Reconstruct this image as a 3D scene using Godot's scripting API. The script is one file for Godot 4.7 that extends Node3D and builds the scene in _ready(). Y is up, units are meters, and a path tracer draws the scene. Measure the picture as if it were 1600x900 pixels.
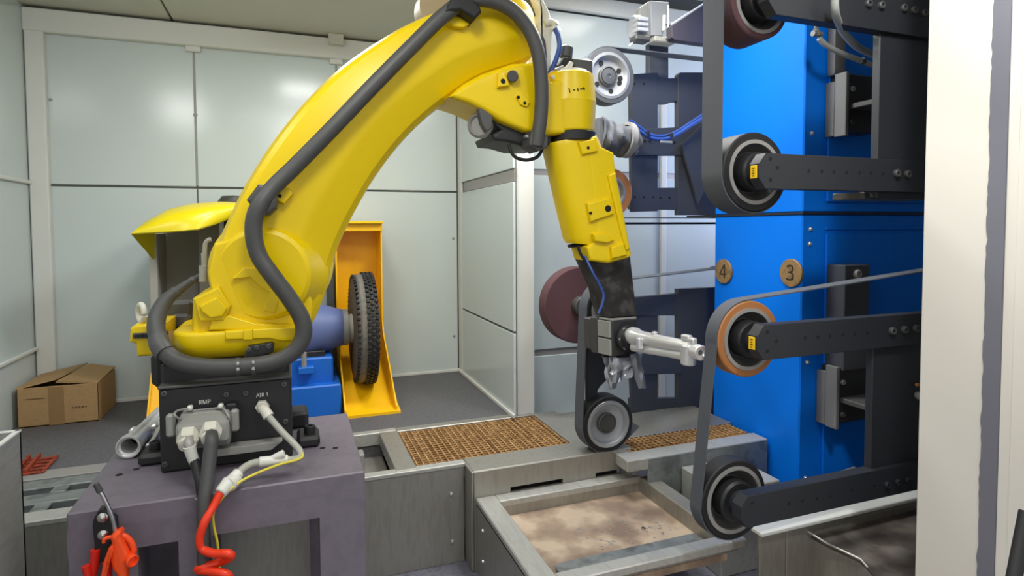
extends Node3D
# A robot belt-grinding cell. Metres, y up; y = 0 is the raised floor of the cell, z = 0 is where the photographer stands.

var M := {}
var taken := {}

# ---------------------------------------------------------------- shapes
class Shape:
	var t := PackedVector3Array()      # triangles, clockwise seen from outside

	func add(tri: PackedVector3Array) -> void:     # a closed body with consistent winding
		var c := Vector3.ZERO
		for p in tri: c += p
		c /= max(1, tri.size())
		var vol := 0.0
		for i in range(0, tri.size(), 3):
			vol += (tri[i] - c).dot((tri[i + 1] - c).cross(tri[i + 2] - c))
		if vol > 0.0:
			for i in range(0, tri.size(), 3):
				var q := tri[i + 1]
				tri[i + 1] = tri[i + 2]
				tri[i + 2] = q
		t.append_array(tri)

	func face(pts: Array, inside: Vector3) -> void:   # convex polygon turned away from a point inside
		var n: Vector3 = (pts[1] - pts[0]).cross(pts[2] - pts[0])
		var c := Vector3.ZERO
		for p in pts: c += p
		c /= pts.size()
		var out := n.dot(c - inside) > 0.0
		for i in range(1, pts.size() - 1):
			if out: t.append_array(PackedVector3Array([pts[0], pts[i + 1], pts[i]]))
			else: t.append_array(PackedVector3Array([pts[0], pts[i], pts[i + 1]]))

	func box(c: Vector3, size: Vector3, b := 0.0, basis := Basis.IDENTITY) -> Shape:
		var h := size * 0.5
		b = min(b, min(h.x, min(h.y, h.z)) * 0.9)
		var v := func(sx, sy, sz, k) -> Vector3:
			var p := Vector3(sx * (h.x - (0.0 if k == 0 else b)), sy * (h.y - (0.0 if k == 1 else b)), sz * (h.z - (0.0 if k == 2 else b)))
			return c + basis * p
		for s in [-1, 1]:
			face([v.call(s, -1, -1, 0), v.call(s, 1, -1, 0), v.call(s, 1, 1, 0), v.call(s, -1, 1, 0)], c)
			face([v.call(-1, s, -1, 1), v.call(1, s, -1, 1), v.call(1, s, 1, 1), v.call(-1, s, 1, 1)], c)
			face([v.call(-1, -1, s, 2), v.call(1, -1, s, 2), v.call(1, 1, s, 2), v.call(-1, 1, s, 2)], c)
		if b <= 0.0: return self
		for s in [-1, 1]:
			for r in [-1, 1]:
				face([v.call(s, r, -1, 0), v.call(s, r, 1, 0), v.call(s, r, 1, 1), v.call(s, r, -1, 1)], c)
				face([v.call(s, -1, r, 0), v.call(s, 1, r, 0), v.call(s, 1, r, 2), v.call(s, -1, r, 2)], c)
				face([v.call(-1, s, r, 1), v.call(1, s, r, 1), v.call(1, s, r, 2), v.call(-1, s, r, 2)], c)
				for q in [-1, 1]:
					face([v.call(s, r, q, 0), v.call(s, r, q, 1), v.call(s, r, q, 2)], c)
		return self

	func span(a: Vector3, d: Vector3, b := 0.0) -> Shape:      # box between two corners
		return box((a + d) * 0.5, (a - d).abs(), b)

	func ring_loft(rings: Array, closed := false, caps := true) -> Shape:
		var tri := PackedVector3Array()
		var n: int = rings[0].size()
		var last := rings.size() if closed else rings.size() - 1
		for i in last:
			var a = rings[i]
			var b = rings[(i + 1) % rings.size()]
			for j in n:
				var k := (j + 1) % n
				tri.append_array(PackedVector3Array([a[j], b[j], b[k], a[j], b[k], a[k]]))
		if caps and not closed:
			for e in [0, rings.size() - 1]:
				var r = rings[e]
				var c := Vector3.ZERO
				for p in r: c += p
				c /= n
				for j in n:
					var k := (j + 1) % n
					if e == 0: tri.append_array(PackedVector3Array([c, r[j], r[k]]))
					else: tri.append_array(PackedVector3Array([c, r[k], r[j]]))
		add(tri)
		return self

	func lathe(profile: Array, o: Vector3, axis: Vector3, seg := 32, looped := false) -> Shape:   # profile of Vector2(radius, along)
		var w := axis.normalized()
		var u := w.cross(Vector3.UP if abs(w.y) < 0.9 else Vector3.RIGHT).normalized()
		var q := w.cross(u)
		var rings := []
		for p in profile:
			var r := PackedVector3Array()
			for j in seg:
				var an := TAU * j / seg
				r.append(o + w * p.y + (u * cos(an) + q * sin(an)) * max(p.x, 0.00005))
			rings.append(r)
		return ring_loft(rings, looped)

	func cyl(a: Vector3, b: Vector3, ra: float, rb := -1.0, seg := 20, ch := 0.0) -> Shape:
		if rb < 0.0: rb = ra
		var l := (b - a).length()
		if ch > 0.0:
			return lathe([Vector2(ra - ch, 0), Vector2(ra, ch), Vector2(rb, l - ch), Vector2(rb - ch, l)], a, b - a, seg)
		return lathe([Vector2(ra, 0), Vector2(rb, l)], a, b - a, seg)

	func prism(poly, xf: Transform3D, layers: Array) -> Shape:    # layers of Vector2(height, inset)
		var p := PackedVector2Array(poly)
		if Geometry2D.is_polygon_clockwise(p): p.reverse()
		var n := p.size()
		var nor := []
		for i in n:
			var e0 := (p[i] - p[(i + n - 1) % n]).normalized()
			var e1 := (p[(i + 1) % n] - p[i]).normalized()
			var n0 := Vector2(-e0.y, e0.x)
			var n1 := Vector2(-e1.y, e1.x)
			var m := (n0 + n1)
			m = m.normalized() / max(0.45, m.normalized().dot(n0)) if m.length() > 0.01 else n0
			nor.append(m)
		var rings := []
		for l in layers:
			var r := PackedVector3Array()
			for i in n:
				var q: Vector2 = p[i] + nor[i] * l.y
				r.append(xf * Vector3(q.x, q.y, l.x))
			rings.append(r)
		var tri := PackedVector3Array()
		for i in rings.size() - 1:
			var a = rings[i]
			var b = rings[i + 1]
			for j in n:
				var k := (j + 1) % n
				tri.append_array(PackedVector3Array([a[j], b[k], b[j], a[j], a[k], b[k]]))
		var idx := Geometry2D.triangulate_polygon(p)
		for i in range(0, idx.size(), 3):
			var a := idx[i]
			var b := idx[i + 1]
			var c := idx[i + 2]
			if (p[b] - p[a]).cross(p[c] - p[a]) < 0.0:
				var s := b
				b = c
				c = s
			var lo = rings[0]
			var hi = rings[rings.size() - 1]
			tri.append_array(PackedVector3Array([hi[a], hi[b], hi[c], lo[a], lo[c], lo[b]]))
		add(tri)
		return self

	func plate(poly, z0: float, z1: float, b := 0.0) -> Shape:    # outline in x, y; from z0 to z1
		var lo: float = min(z0, z1)
		var hi: float = max(z0, z1)
		if b <= 0.0: return prism(poly, Transform3D.IDENTITY, [Vector2(lo, 0), Vector2(hi, 0)])
		return prism(poly, Transform3D.IDENTITY, [Vector2(lo, b), Vector2(lo + b, 0), Vector2(hi - b, 0), Vector2(hi - b * 0.3, b * 0.4), Vector2(hi, b)])

	func side(poly, x0: float, x1: float, b := 0.0) -> Shape:     # outline in z, y; from x0 to x1
		var xf := Transform3D(Basis(Vector3(0, 0, 1), Vector3(0, 1, 0), Vector3(1, 0, 0)), Vector3.ZERO)
		var lo: float = min(x0, x1)
		var hi: float = max(x0, x1)
		return prism(poly, xf, [Vector2(lo, b), Vector2(lo + b, 0), Vector2(hi - b, 0), Vector2(hi, b)] if b > 0.0 else [Vector2(lo, 0), Vector2(hi, 0)])

	func slab(poly, y0: float, y1: float, b := 0.0) -> Shape:     # outline in x, z; from y0 to y1
		var xf := Transform3D(Basis(Vector3(1, 0, 0), Vector3(0, 0, 1), Vector3(0, 1, 0)), Vector3.ZERO)
		return prism(poly, xf, [Vector2(y0, b), Vector2(y0 + b, 0), Vector2(y1 - b, 0), Vector2(y1, b)] if b > 0.0 else [Vector2(y0, 0), Vector2(y1, 0)])

	static func smooth(pts, n := 6) -> Array:
		var out := []
		var m: int = pts.size()
		for i in m - 1:
			var p0: Vector3 = pts[max(i - 1, 0)]
			var p1: Vector3 = pts[i]
			var p2: Vector3 = pts[i + 1]
			var p3: Vector3 = pts[min(i + 2, m - 1)]
			for k in n:
				out.append(p1.cubic_interpolate(p2, p0, p3, float(k) / n))
		out.append(pts[m - 1])
		return out

	func tube(raw, r, seg := 14, n := 6) -> Shape:     # r: a radius, or one per given point
		var pts: Array = smooth(raw, n) if n > 1 else raw
		var m := pts.size()
		var rings := []
		var up := Vector3.ZERO
		for i in m:
			var d: Vector3 = (pts[min(i + 1, m - 1)] - pts[max(i - 1, 0)]).normalized()
			if up == Vector3.ZERO: up = d.cross(Vector3.RIGHT if abs(d.x) < 0.8 else Vector3.UP).normalized()
			up = (up - d * up.dot(d)).normalized()
			var w := d.cross(up)
			var rr: float
			if r is Array:
				var f: float = float(i) / (m - 1) * (r.size() - 1)
				rr = lerp(float(r[int(f)]), float(r[min(int(f) + 1, r.size() - 1)]), f - int(f))
			else: rr = r
			var ring := PackedVector3Array()
			for j in seg:
				var an := TAU * j / seg
				ring.append(pts[i] + (up * cos(an) + w * sin(an)) * rr)
			rings.append(ring)
		return ring_loft(rings)

	func band(path: Array, z0: float, z1: float, th: float, closed := false, zs := []) -> Shape:   # a belt: a path in x, y with width along z; zs shifts it sideways
		var rings := []
		var m := path.size()
		for i in m:
			var a: Vector2 = path[(i + m - 1) % m] if closed else path[max(i - 1, 0)]
			var b: Vector2 = path[(i + 1) % m] if closed else path[min(i + 1, m - 1)]
			var d := (b - a).normalized()
			var n := Vector2(-d.y, d.x) * th * 0.5
			var p: Vector2 = path[i]
			var o: float = zs[i] if i < zs.size() else 0.0
			rings.append(PackedVector3Array([Vector3(p.x + n.x, p.y + n.y, z0 + o), Vector3(p.x + n.x, p.y + n.y, z1 + o), Vector3(p.x - n.x, p.y - n.y, z1 + o), Vector3(p.x - n.x, p.y - n.y, z0 + o)]))
		return ring_loft(rings, closed)

	func mesh(crease := 38.0) -> ArrayMesh:
		var nf := t.size() / 3
		var fn := PackedVector3Array()
		var near := {}
		for i in nf:
			fn.append((t[i * 3 + 2] - t[i * 3]).cross(t[i * 3 + 1] - t[i * 3]))
			for j in 3:
				var k := Vector3i((t[i * 3 + j] * 20000.0).round())
				if not near.has(k): near[k] = PackedInt32Array()
				near[k].append(i)
		var lim := cos(deg_to_rad(crease))
		var un := PackedVector3Array()
		for q in fn: un.append(q.normalized())
		var nn := PackedVector3Array()
		for i in nf:
			for j in 3:
				var k := Vector3i((t[i * 3 + j] * 20000.0).round())
				var s := fn[i]
				for o in near[k]:
					if o != i and un[o].dot(un[i]) > lim: s += fn[o]
				nn.append(s.normalized() if s.length() > 0.0 else Vector3.UP)
		var a := []
		a.resize(Mesh.ARRAY_MAX)
		a[Mesh.ARRAY_VERTEX] = t
		a[Mesh.ARRAY_NORMAL] = nn
		var am := ArrayMesh.new()
		am.add_surface_from_arrays(Mesh.PRIMITIVE_TRIANGLES, a)
		return am

# ---------------------------------------------------------------- things
func unique(parent: Node, called: String) -> String:
	var k := str(parent.get_instance_id()) + called
	if not taken.has(k):
		taken[k] = 0
		return called
	taken[k] += 1
	return "%s_%03d" % [called, taken[k]]

func obj(called: String, s, m: Material, parent: Node = self, label := "", crease := 38.0) -> MeshInstance3D:
	var o := MeshInstance3D.new()
	o.mesh = s.mesh(crease) if s is Shape else s
	o.material_override = m
	o.name = unique(parent, called)
	parent.add_child(o, true)
	o.position = -world_of(parent)      # shapes are given in world metres
	if label: o.set_meta("label", label)
	return o

func world_of(n: Node) -> Vector3:
	var p := Vector3.ZERO
	while n is Node3D and n != self:
		p += n.position
		n = n.get_parent()
	return p

func tag(o: Node, label: String, category: String, group := "", kind := "") -> Node:
	o.set_meta("label", label)
	o.set_meta("category", category)
	if group: o.set_meta("group", group)
	if kind: o.set_meta("kind", kind)
	return o

func thing(called: String, label: String, category: String, at := Vector3.ZERO, group := "") -> Node3D:
	var o := Node3D.new()
	o.name = unique(self, called)
	add_child(o, true)
	o.position = at
	tag(o, label, category, group)
	return o

func struct(called: String, s, m: Material, label: String, category: String) -> Node:
	return tag(obj(called, s, m), label, category, "", "structure")

func S() -> Shape: return Shape.new()

func letters(text: String, m: Material, parent: Node, size: float, xf: Transform3D, called := "lettering") -> MeshInstance3D:
	var tm := TextMesh.new()
	tm.text = text
	var f := SystemFont.new()
	f.font_names = PackedStringArray(["Droid Sans"])
	tm.font = f
	tm.font_size = 64
	tm.pixel_size = size / 64.0
	tm.depth = 0.0012
	var o := obj(called, tm, m, parent)
	o.transform = Transform3D(xf.basis, xf.origin - world_of(parent))
	return o

func noise_tex(seed_: int, freq: float, stops: Array, size := 512, oct := 4, kind := FastNoiseLite.TYPE_SIMPLEX_SMOOTH) -> NoiseTexture2D:
	var n := FastNoiseLite.new()
	n.seed = seed_
	n.frequency = freq
	n.noise_type = kind
	n.fractal_octaves = oct
	var g := Gradient.new()
	var off := PackedFloat32Array()
	var col := PackedColorArray()
	for s in stops:
		off.append(s[0])
		col.append(s[1])
	g.offsets = off
	g.colors = col
	var tx := NoiseTexture2D.new()
	tx.width = size
	tx.height = size
	tx.seamless = true
	tx.noise = n
	tx.color_ramp = g
	return tx

func mat(called: String, col: Color, rough: float, metal := 0.0, tex: Texture2D = null, scale := Vector3.ONE) -> StandardMaterial3D:
	var m := StandardMaterial3D.new()
	m.albedo_color = col
	m.roughness = rough
	m.metallic = metal
	if tex:
		m.albedo_texture = tex
		m.uv1_triplanar = true
		m.uv1_world_triplanar = true
		m.uv1_scale = scale
	M[called] = m
	return m

func arc(c: Vector2, r: float, a0: float, a1: float, n := 16) -> Array:    # degrees
	var out := []
	for i in n + 1:
		var a := deg_to_rad(lerp(a0, a1, float(i) / n))
		out.append(c + Vector2(cos(a), sin(a)) * r)
	return out

# ---------------------------------------------------------------- the scene
func _ready() -> void:
	# camera
	var cam := Camera3D.new()
	cam.name = "camera"
	cam.projection = Camera3D.PROJECTION_FRUSTUM
	cam.near = 0.05
	cam.far = 60.0
	cam.size = 900.0 / 927.0 * 0.05
	cam.frustum_offset = Vector2(0.0, -54.0 / 927.0 * 0.05)
	cam.transform = Transform3D(Basis(Vector3(0.93728, -0.00462, 0.34854), Vector3(0.01927, 0.99907, -0.03857), Vector3(-0.34804, 0.04287, 0.9365)).orthonormalized(), Vector3(0, 1, 0))
	add_child(cam)
	cam.current = true
	# the hall outside, seen through the open door behind the camera
	var env := Environment.new()
	env.background_mode = Environment.BG_COLOR
	env.background_color = Color(0.86, 0.86, 0.845)
	env.background_energy_multiplier = 1.2
	env.tonemap_mode = Environment.TONE_MAPPER_LINEAR
	env.tonemap_exposure = 1.0
	env.sdfgi_enabled = true
	env.ssao_enabled = true
	env.ssil_enabled = true
	var we := WorldEnvironment.new()
	we.name = "hall_air"
	we.environment = env
	add_child(we)
	materials()
	# ceiling lamps of the cell: two square panels and one over the machine; the others are added fill
	cell_or_fill_lamp(Vector3(-0.9, 2.08, -1.85), 0.3, 0.5, Vector3(0, -0.74, -0.67), "square white flood lamp hung under the ceiling on the left side of the cell")
	cell_or_fill_lamp(Vector3(0.1, 2.08, -0.95), 0.34, 0.9, Vector3(0, -0.74, -0.67), "square white flood lamp hung just inside the door")
	cell_or_fill_lamp(Vector3(-0.3, 2.13, -1.5), 0.34, 0.3, Vector3(0, -1, 0), "added fill lamp, square and white, hung above the robot's base")  # added fill, brightens the top of the arm
	cell_or_fill_lamp(Vector3(1.0, 2.12, -2.45), 0.3, 1.9, Vector3(0, -1, 0), "added fill lamp, square and white, hung above the grating beside the robot's wrist")  # added fill for the back and right walls
	cell_or_fill_lamp(Vector3(0.1, 2.12, -2.9), 0.3, 0.95, Vector3(0, -1, 0), "added fill lamp, square and white, hung behind the robot's arm")  # added fill that lifts the walls behind the arm
	cell_or_fill_lamp(Vector3(1.8, 2.4, -2.78), 0.36, 0.3, Vector3(0, -1, 0), "added unseen fill lamp, square and white, hung behind the dark plate frames")  # added out of view to light the wall behind the frames
	cell_or_fill_lamp(Vector3(1.5, 2.25, -2.2), 0.24, 1.45, Vector3(0, -1, 0), "square white flood lamp hung above the abrasive belts")
	cell_or_fill_lamp(Vector3(3.4, 1.5, -2.85), 0.4, 1.9, Vector3(-1, 0, -0.12), "added unseen fill lamp, square and white, on the end wall behind the blue cabinet", Vector3.RIGHT)  # added out of sight to spread light evenly over the right wall
	cell_or_fill_lamp(Vector3(1.1, 2.35, -0.6), 0.3, 4.0, Vector3(0.7, -0.7, 0), "added fill lamp, square and white, turned towards the cream door frame")  # added to brighten the inner face of the door frame

	room()
	platform()
	plinth()
	buffing_machine()
	robot()
	robot_tool()
	cabinets()
	near_station()
	far_station()
	small_things()

func cell_or_fill_lamp(at: Vector3, w: float, energy: float, aim: Vector3, label: String, mount := Vector3.UP) -> void:
	# a flat flood lamp hung on a bracket, its face turned along aim
	var t := thing("cell_or_fill_lamp", label, "lamp", at)
	var d := aim.normalized()
	var u := Vector3.FORWARD if absf(d.dot(Vector3.FORWARD)) < 0.9 else Vector3.UP
	var face := Basis.looking_at(d, u)          # the lamp shines along -z of this
	var bs := Basis(face.x, face.z, -face.y)    # the same lamp with its back up
	obj("lamp_housing", S().box(at - d * 0.022, Vector3(w + 0.04, 0.04, w + 0.04), 0.008, bs), M.white_paint, t)
	obj("diffuser", S().box(at, Vector3(w, 0.006, w), 0.002, bs), M.lamp, t)
	obj("bracket", S().box(at + mount * 0.07 - d * 0.03, Vector3(0.04, 0.04, 0.04) + mount.abs() * 0.1, 0.004), M.white_paint, t)
	var l := AreaLight3D.new()
	l.name = "lamp_light"
	l.area_size = Vector2(w, w)
	l.area_normalize_energy = true
	l.light_energy = energy
	l.light_color = Color(1.0, 1.0, 0.985)
	l.area_range = 12.0
	l.area_attenuation = 2.0
	l.shadow_enabled = true
	t.add_child(l)
	l.basis = face
	l.position = d * 0.008

func materials() -> void:
	var white := Color.WHITE
	var steel_t := noise_tex(3, 0.012, [[0.25, Color(0.95, 0.945, 0.94)], [0.5, white], [0.8, Color(0.965, 0.96, 0.955)]])
	var floor_t := noise_tex(5, 0.08, [[0.2, Color(0.82, 0.82, 0.82)], [0.55, white], [0.9, Color(0.9, 0.9, 0.92)]])
	var dust_t := noise_tex(8, 0.004, [[0.25, Color(0.70, 0.65, 0.62)], [0.5, Color(0.84, 0.79, 0.74)], [0.75, Color(1, 0.97, 0.92)]], 1024, 6)
	var rust_t := noise_tex(9, 0.02, [[0.2, Color(0.62, 0.5, 0.38)], [0.5, Color(0.9, 0.8, 0.66)], [0.8, Color(1, 0.93, 0.82)]], 512, 5)
	var card_t := noise_tex(12, 0.03, [[0.2, Color(0.96, 0.955, 0.95)], [0.6, white], [0.9, Color(0.975, 0.97, 0.96)]])
	var grime_t := noise_tex(14, 0.01, [[0.2, Color(0.8, 0.8, 0.8)], [0.5, white], [0.85, Color(0.92, 0.92, 0.92)]], 512, 5)
	var soft_t := noise_tex(17, 0.02, [[0.2, Color(0.93, 0.93, 0.93)], [0.6, white], [0.9, Color(0.96, 0.96, 0.97)]], 512, 5)
	mat("dish_alu", Color(0.72, 0.73, 0.75), 0.4, 0.6)
	mat("wall", Color(0.78, 0.82, 0.82), 0.2)
	mat("white_paint", Color(0.84, 0.845, 0.83), 0.4)
	mat("ceiling", Color(0.78, 0.78, 0.74), 0.6)
	mat("joint", Color(0.35, 0.36, 0.35), 0.7)
	mat("jamb", Color(0.86, 0.84, 0.805), 0.45)
	mat("seal", Color(0.43, 0.43, 0.47), 0.8)
	mat("floor", Color(0.385, 0.385, 0.40), 0.62, 0.0, floor_t, Vector3(1.2, 1.2, 1.2))
	mat("ground", Color(0.45, 0.45, 0.50), 0.5, 0.0, floor_t, Vector3(0.8, 0.8, 0.8))
	mat("steel", Color(0.64, 0.63, 0.60), 0.42, 0.6, steel_t, Vector3(4.0, 0.7, 4.0))
	mat("steel_pale", Color(0.72, 0.72, 0.70), 0.45, 0.4, steel_t, Vector3(3.0, 3.0, 0.8))
	mat("galvanised", Color(0.56, 0.58, 0.58), 0.5, 0.5, grime_t, Vector3(1.5, 1.5, 1.5))
	mat("dust", Color(0.74, 0.685, 0.63), 0.85, 0.0, dust_t, Vector3(0.9, 0.9, 0.9))
	mat("rust_bar", Color(0.70, 0.60, 0.46), 0.75, 0.0, rust_t, Vector3(2.5, 2.5, 2.5))
	mat("plinth", Color(0.465, 0.435, 0.48), 0.42, 0.0, soft_t, Vector3(1.2, 1.2, 1.2))
	mat("yellow", Color(0.90, 0.775, 0.0), 0.36)
	M.yellow.clearcoat_enabled = true
	M.yellow.clearcoat = 0.15
	M.yellow.metallic_specular = 0.4
	M.yellow.clearcoat_roughness = 0.3
	mat("yellow_lit", Color(0.90, 0.82, 0.04), 0.33)  # the robot's yellow made brighter, stronger light put into the colour
	mat("orange_paint", Color(1.0, 0.77, 0.03), 0.4)
	mat("black_paint", Color(0.13, 0.13, 0.14), 0.5)
	mat("hose", Color(0.27, 0.27, 0.27), 0.5)
	mat("black_rubber", Color(0.10, 0.10, 0.11), 0.6)
	mat("arm_paint", Color(0.14, 0.15, 0.175), 0.5)
	mat("frame_paint", Color(0.25, 0.26, 0.285), 0.5)
	mat("hole_shade", Color(0.03, 0.03, 0.035), 0.8)  # near-black colour standing for the shade inside holes
	mat("blue", Color(0.0, 0.44, 0.88), 0.5)
	M.blue.metallic_specular = 0.3
	mat("motor_blue", Color(0.38, 0.44, 0.64), 0.5)
	mat("base_blue", Color(0.08, 0.42, 0.82), 0.45)
	mat("belt", Color(0.33, 0.345, 0.375), 0.85, 0.0, floor_t, Vector3(6, 6, 6))
	mat("belt_edge", Color(0.66, 0.67, 0.68), 0.7)
	mat("tan_tyre", Color(0.66, 0.43, 0.24), 0.6)
	mat("maroon", Color(0.34, 0.22, 0.24), 0.8)
	mat("alu", Color(0.80, 0.81, 0.82), 0.32, 0.8)
	mat("cast_alu", Color(0.86, 0.86, 0.86), 0.3, 0.5)
	mat("ring_grey", Color(0.62, 0.61, 0.60), 0.5, 0.3)
	mat("plug_grey", Color(0.58, 0.58, 0.56), 0.5)
	mat("nylon", Color(0.82, 0.81, 0.76), 0.45)
	mat("white_plastic", Color(0.86, 0.86, 0.83), 0.4)
	mat("chrome", Color(0.82, 0.82, 0.82), 0.2, 1.0)
	mat("orange_plastic", Color(0.98, 0.32, 0.10), 0.38)
	mat("red_plastic", Color(0.86, 0.16, 0.10), 0.4)
	mat("red_paint", Color(0.64, 0.30, 0.22), 0.6, 0.0, rust_t, Vector3(3, 3, 3))
	mat("tag_yellow", Color(0.98, 0.80, 0.08), 0.5)
	mat("ink", Color(0.12, 0.10, 0.06), 0.7)
	mat("bronze", Color(0.60, 0.48, 0.32), 0.5, 0.2, grime_t, Vector3(4, 4, 4))
	mat("cardboard", Color(0.68, 0.55, 0.38), 0.85, 0.0, card_t, Vector3(2, 2, 2))
	mat("carton_tape", Color(0.58, 0.45, 0.29), 0.6)
	mat("tyre", Color(0.17, 0.17, 0.17), 0.85, 0.0, grime_t, Vector3(5, 5, 5))
	mat("tyre_side", Color(0.46, 0.44, 0.40), 0.85, 0.0, rust_t, Vector3(5, 5, 5))
	mat("cloth", Color(0.35, 0.36, 0.385), 0.8)
	mat("blue_hose", Color(0.20, 0.32, 0.62), 0.4)
	mat("pale_hose", Color(0.62, 0.63, 0.62), 0.5)
	mat("yellow_tube", Color(0.88, 0.82, 0.28), 0.4)
	mat("clear_hose", Color(0.66, 0.66, 0.62), 0.3)
	mat("foil", Color(0.58, 0.59, 0.62), 0.3, 0.7)
	mat("inner_grey", Color(0.68, 0.67, 0.63), 0.7)
	mat("dust_grey", Color(0.40, 0.39, 0.38), 0.7, 0.1, dust_t, Vector3(1.4, 1.4, 1.4))
	mat("plinth_tool", Color(0.22, 0.22, 0.22), 0.45, 0.2)
	mat("hose_light", Color(0.26, 0.27, 0.29), 0.6)
	mat("plug_light", Color(0.60, 0.61, 0.63), 0.45)
	mat("maroon_dark", Color(0.26, 0.24, 0.27), 0.6)
	mat("red_orange", Color(0.95, 0.24, 0.11), 0.35)
	mat("carton_ink", Color(0.38, 0.28, 0.18), 0.8)
	mat("inner_dark", Color(0.56, 0.54, 0.48), 0.7)
	mat("tyre_band", Color(0.48, 0.46, 0.43), 0.85, 0.0, grime_t, Vector3(5, 5, 5))
	mat("bolt_grey", Color(0.30, 0.30, 0.30), 0.5)
	mat("beige", Color(0.60, 0.54, 0.42), 0.5)
	mat("slide_grey", Color(0.42, 0.42, 0.42), 0.5)
	var worn_t := noise_tex(23, 0.012, [[0.3, Color(0.55, 0.55, 0.55)], [0.55, Color(0.7, 0.7, 0.7)], [0.72, white]], 512, 5)
	mat("worn_black", Color(0.27, 0.265, 0.26), 0.6, 0.0, worn_t, Vector3(2, 2, 2))
	mat("lamp", Color(0.95, 0.95, 0.95), 0.5)
	M.lamp.emission_enabled = true
	M.lamp.emission = Color(1.0, 0.985, 0.95)
	M.lamp.emission_energy_multiplier = 3.0

# ---------------------------------------------------------------- the setting
func room() -> void:
	var xl := -1.335
	var zb := -3.99
	# back wall: a body and raised panels with open joints between them
	var wb := struct("wall_back", S().span(Vector3(xl - 0.1, -0.42, zb - 0.12), Vector3(1.2, 2.4, zb - 0.012)), M.joint, "white panelled back wall of the cell behind the robot", "wall")
	for c in [[-1.25, -0.524], [-0.518, 0.286], [0.292, 1.078]]:
		for r in [[0.0, 1.243], [1.255, 2.09]]:
			obj("panel", S().span(Vector3(c[0], r[0], zb - 0.014), Vector3(c[1], r[1], zb), 0.004), M.wall, wb)
	obj("top_rail", S().span(Vector3(xl, 2.075, zb), Vector3(1.08, 2.2, zb + 0.05), 0.006), M.white_paint, wb)
	obj("corner_post", S().span(Vector3(-1.33, 0.0, zb), Vector3(-1.243, 2.2, zb + 0.045), 0.006), M.white_paint, wb)
	obj("bottom_rail", S().span(Vector3(xl, 0.0, zb), Vector3(1.08, 0.02, zb + 0.012), 0.003), M.white_paint, wb)
	for x in [-0.521, 0.289]:
		obj("bracket", S().span(Vector3(x - 0.04, 2.045, zb), Vector3(x + 0.04, 2.085, zb + 0.03), 0.004), M.white_paint, wb)
		obj("joint_strip", S().span(Vector3(x - 0.005, 1.26, zb - 0.01), Vector3(x + 0.005, 2.05, zb + 0.002), 0.001), M.plug_grey, wb)
		obj("rivet", S().lathe([Vector2(0.012, 0), Vector2(0.010, 0.006), Vector2(0, 0.009)], Vector3(x, 1.68, zb), Vector3(0, 0, 1), 12), M.plug_grey, wb)
	for y in [1.72, 0.93, 0.25]:
		obj("rivet", S().lathe([Vector2(0.009, 0), Vector2(0.008, 0.006), Vector2(0, 0.008)], Vector3(-1.232 if y > 1.0 else 1.05, y, zb), Vector3(0, 0, 1), 12), M.plug_grey, wb)
	# left wall with two rails
	var wl := struct("wall_left", S().span(Vector3(xl - 0.12, -0.42, zb - 0.1), Vector3(xl, 2.4, -1.0)), M.wall, "grey-white left wall of the cell with two thin rails", "wall")
	for y in [1.27, 0.36]:
		obj("rail", S().span(Vector3(xl, y - 0.02, zb + 0.05), Vector3(xl + 0.02, y, -1.05), 0.004), M.white_paint, wl)
	# return wall of the niche, coming forward on the right of the back wall
	var xr := 1.085
	var wr := struct("wall_return", S().span(Vector3(xr + 0.012, -0.42, zb - 0.1), Vector3(xr + 0.1, 2.4, -2.96)), M.joint, "white panelled return wall between the back wall and the white post", "wall")
	for r in [[0.0, 0.443], [0.455, 1.24], [1.31, 2.2]]:
		obj("panel", S().span(Vector3(xr, r[0], -3.9), Vector3(xr + 0.014, r[1], -2.9), 0.003), M.wall, wr)
	obj("recessed_band", S().span(Vector3(xr + 0.008, 1.243, -3.86), Vector3(xr + 0.014, 1.307, -2.9), 0.002), M.ring_grey, wr)
	obj("post", S().span(Vector3(xr - 0.002, 0.0, zb), Vector3(xr + 0.02, 2.2, -3.9), 0.003), M.white_paint, wr)
	obj("bottom_rail", S().span(Vector3(xr - 0.014, 0.0, zb), Vector3(xr, 0.022, -2.88), 0.003), M.white_paint, wr)
	struct("trim_1", S().span(Vector3(1.118, -0.05, -3.05), Vector3(1.216, 2.22, -2.925), 0.008), M.white_paint, "square white corner post right of the niche", "post")
	# wall behind the grinding machine
	var zr := -3.3
	var w2 := struct("wall_right", S().span(Vector3(1.1, -0.42, zr - 0.12), Vector3(3.6, 2.5, zr - 0.012)), M.joint, "white wall with mullions behind the grinding machine", "wall")
	for c in [[1.19, 2.2541], [2.3036, 3.0], [3.05, 3.5]]:
		for r in [[-0.1778, 0.2192], [0.2586, 1.316], [1.3506, 2.3]]:
			obj("panel", S().span(Vector3(c[0], r[0], zr - 0.014), Vector3(c[1], r[1], zr), 0.003), M.wall, w2)
	for y in [0.2192, 1.316]:
		obj("band", S().span(Vector3(1.19, y, zr - 0.013), Vector3(3.5, y + 0.04, zr - 0.008)), M.ring_grey, w2)
	for x in [2.2788, 3.02]:
		obj("mullion", S().span(Vector3(x - 0.022, -0.2, zr - 0.012), Vector3(x + 0.022, 2.3, zr + 0.015), 0.005), M.white_paint, w2)
	obj("top_rail", S().span(Vector3(1.19, 2.3079, zr), Vector3(3.5, 2.4, zr + 0.04), 0.005), M.white_paint, w2)
	obj("bottom_rail", S().span(Vector3(1.19, -0.2403, zr), Vector3(3.5, -0.1959, zr + 0.05), 0.004), M.white_paint, w2)
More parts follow.
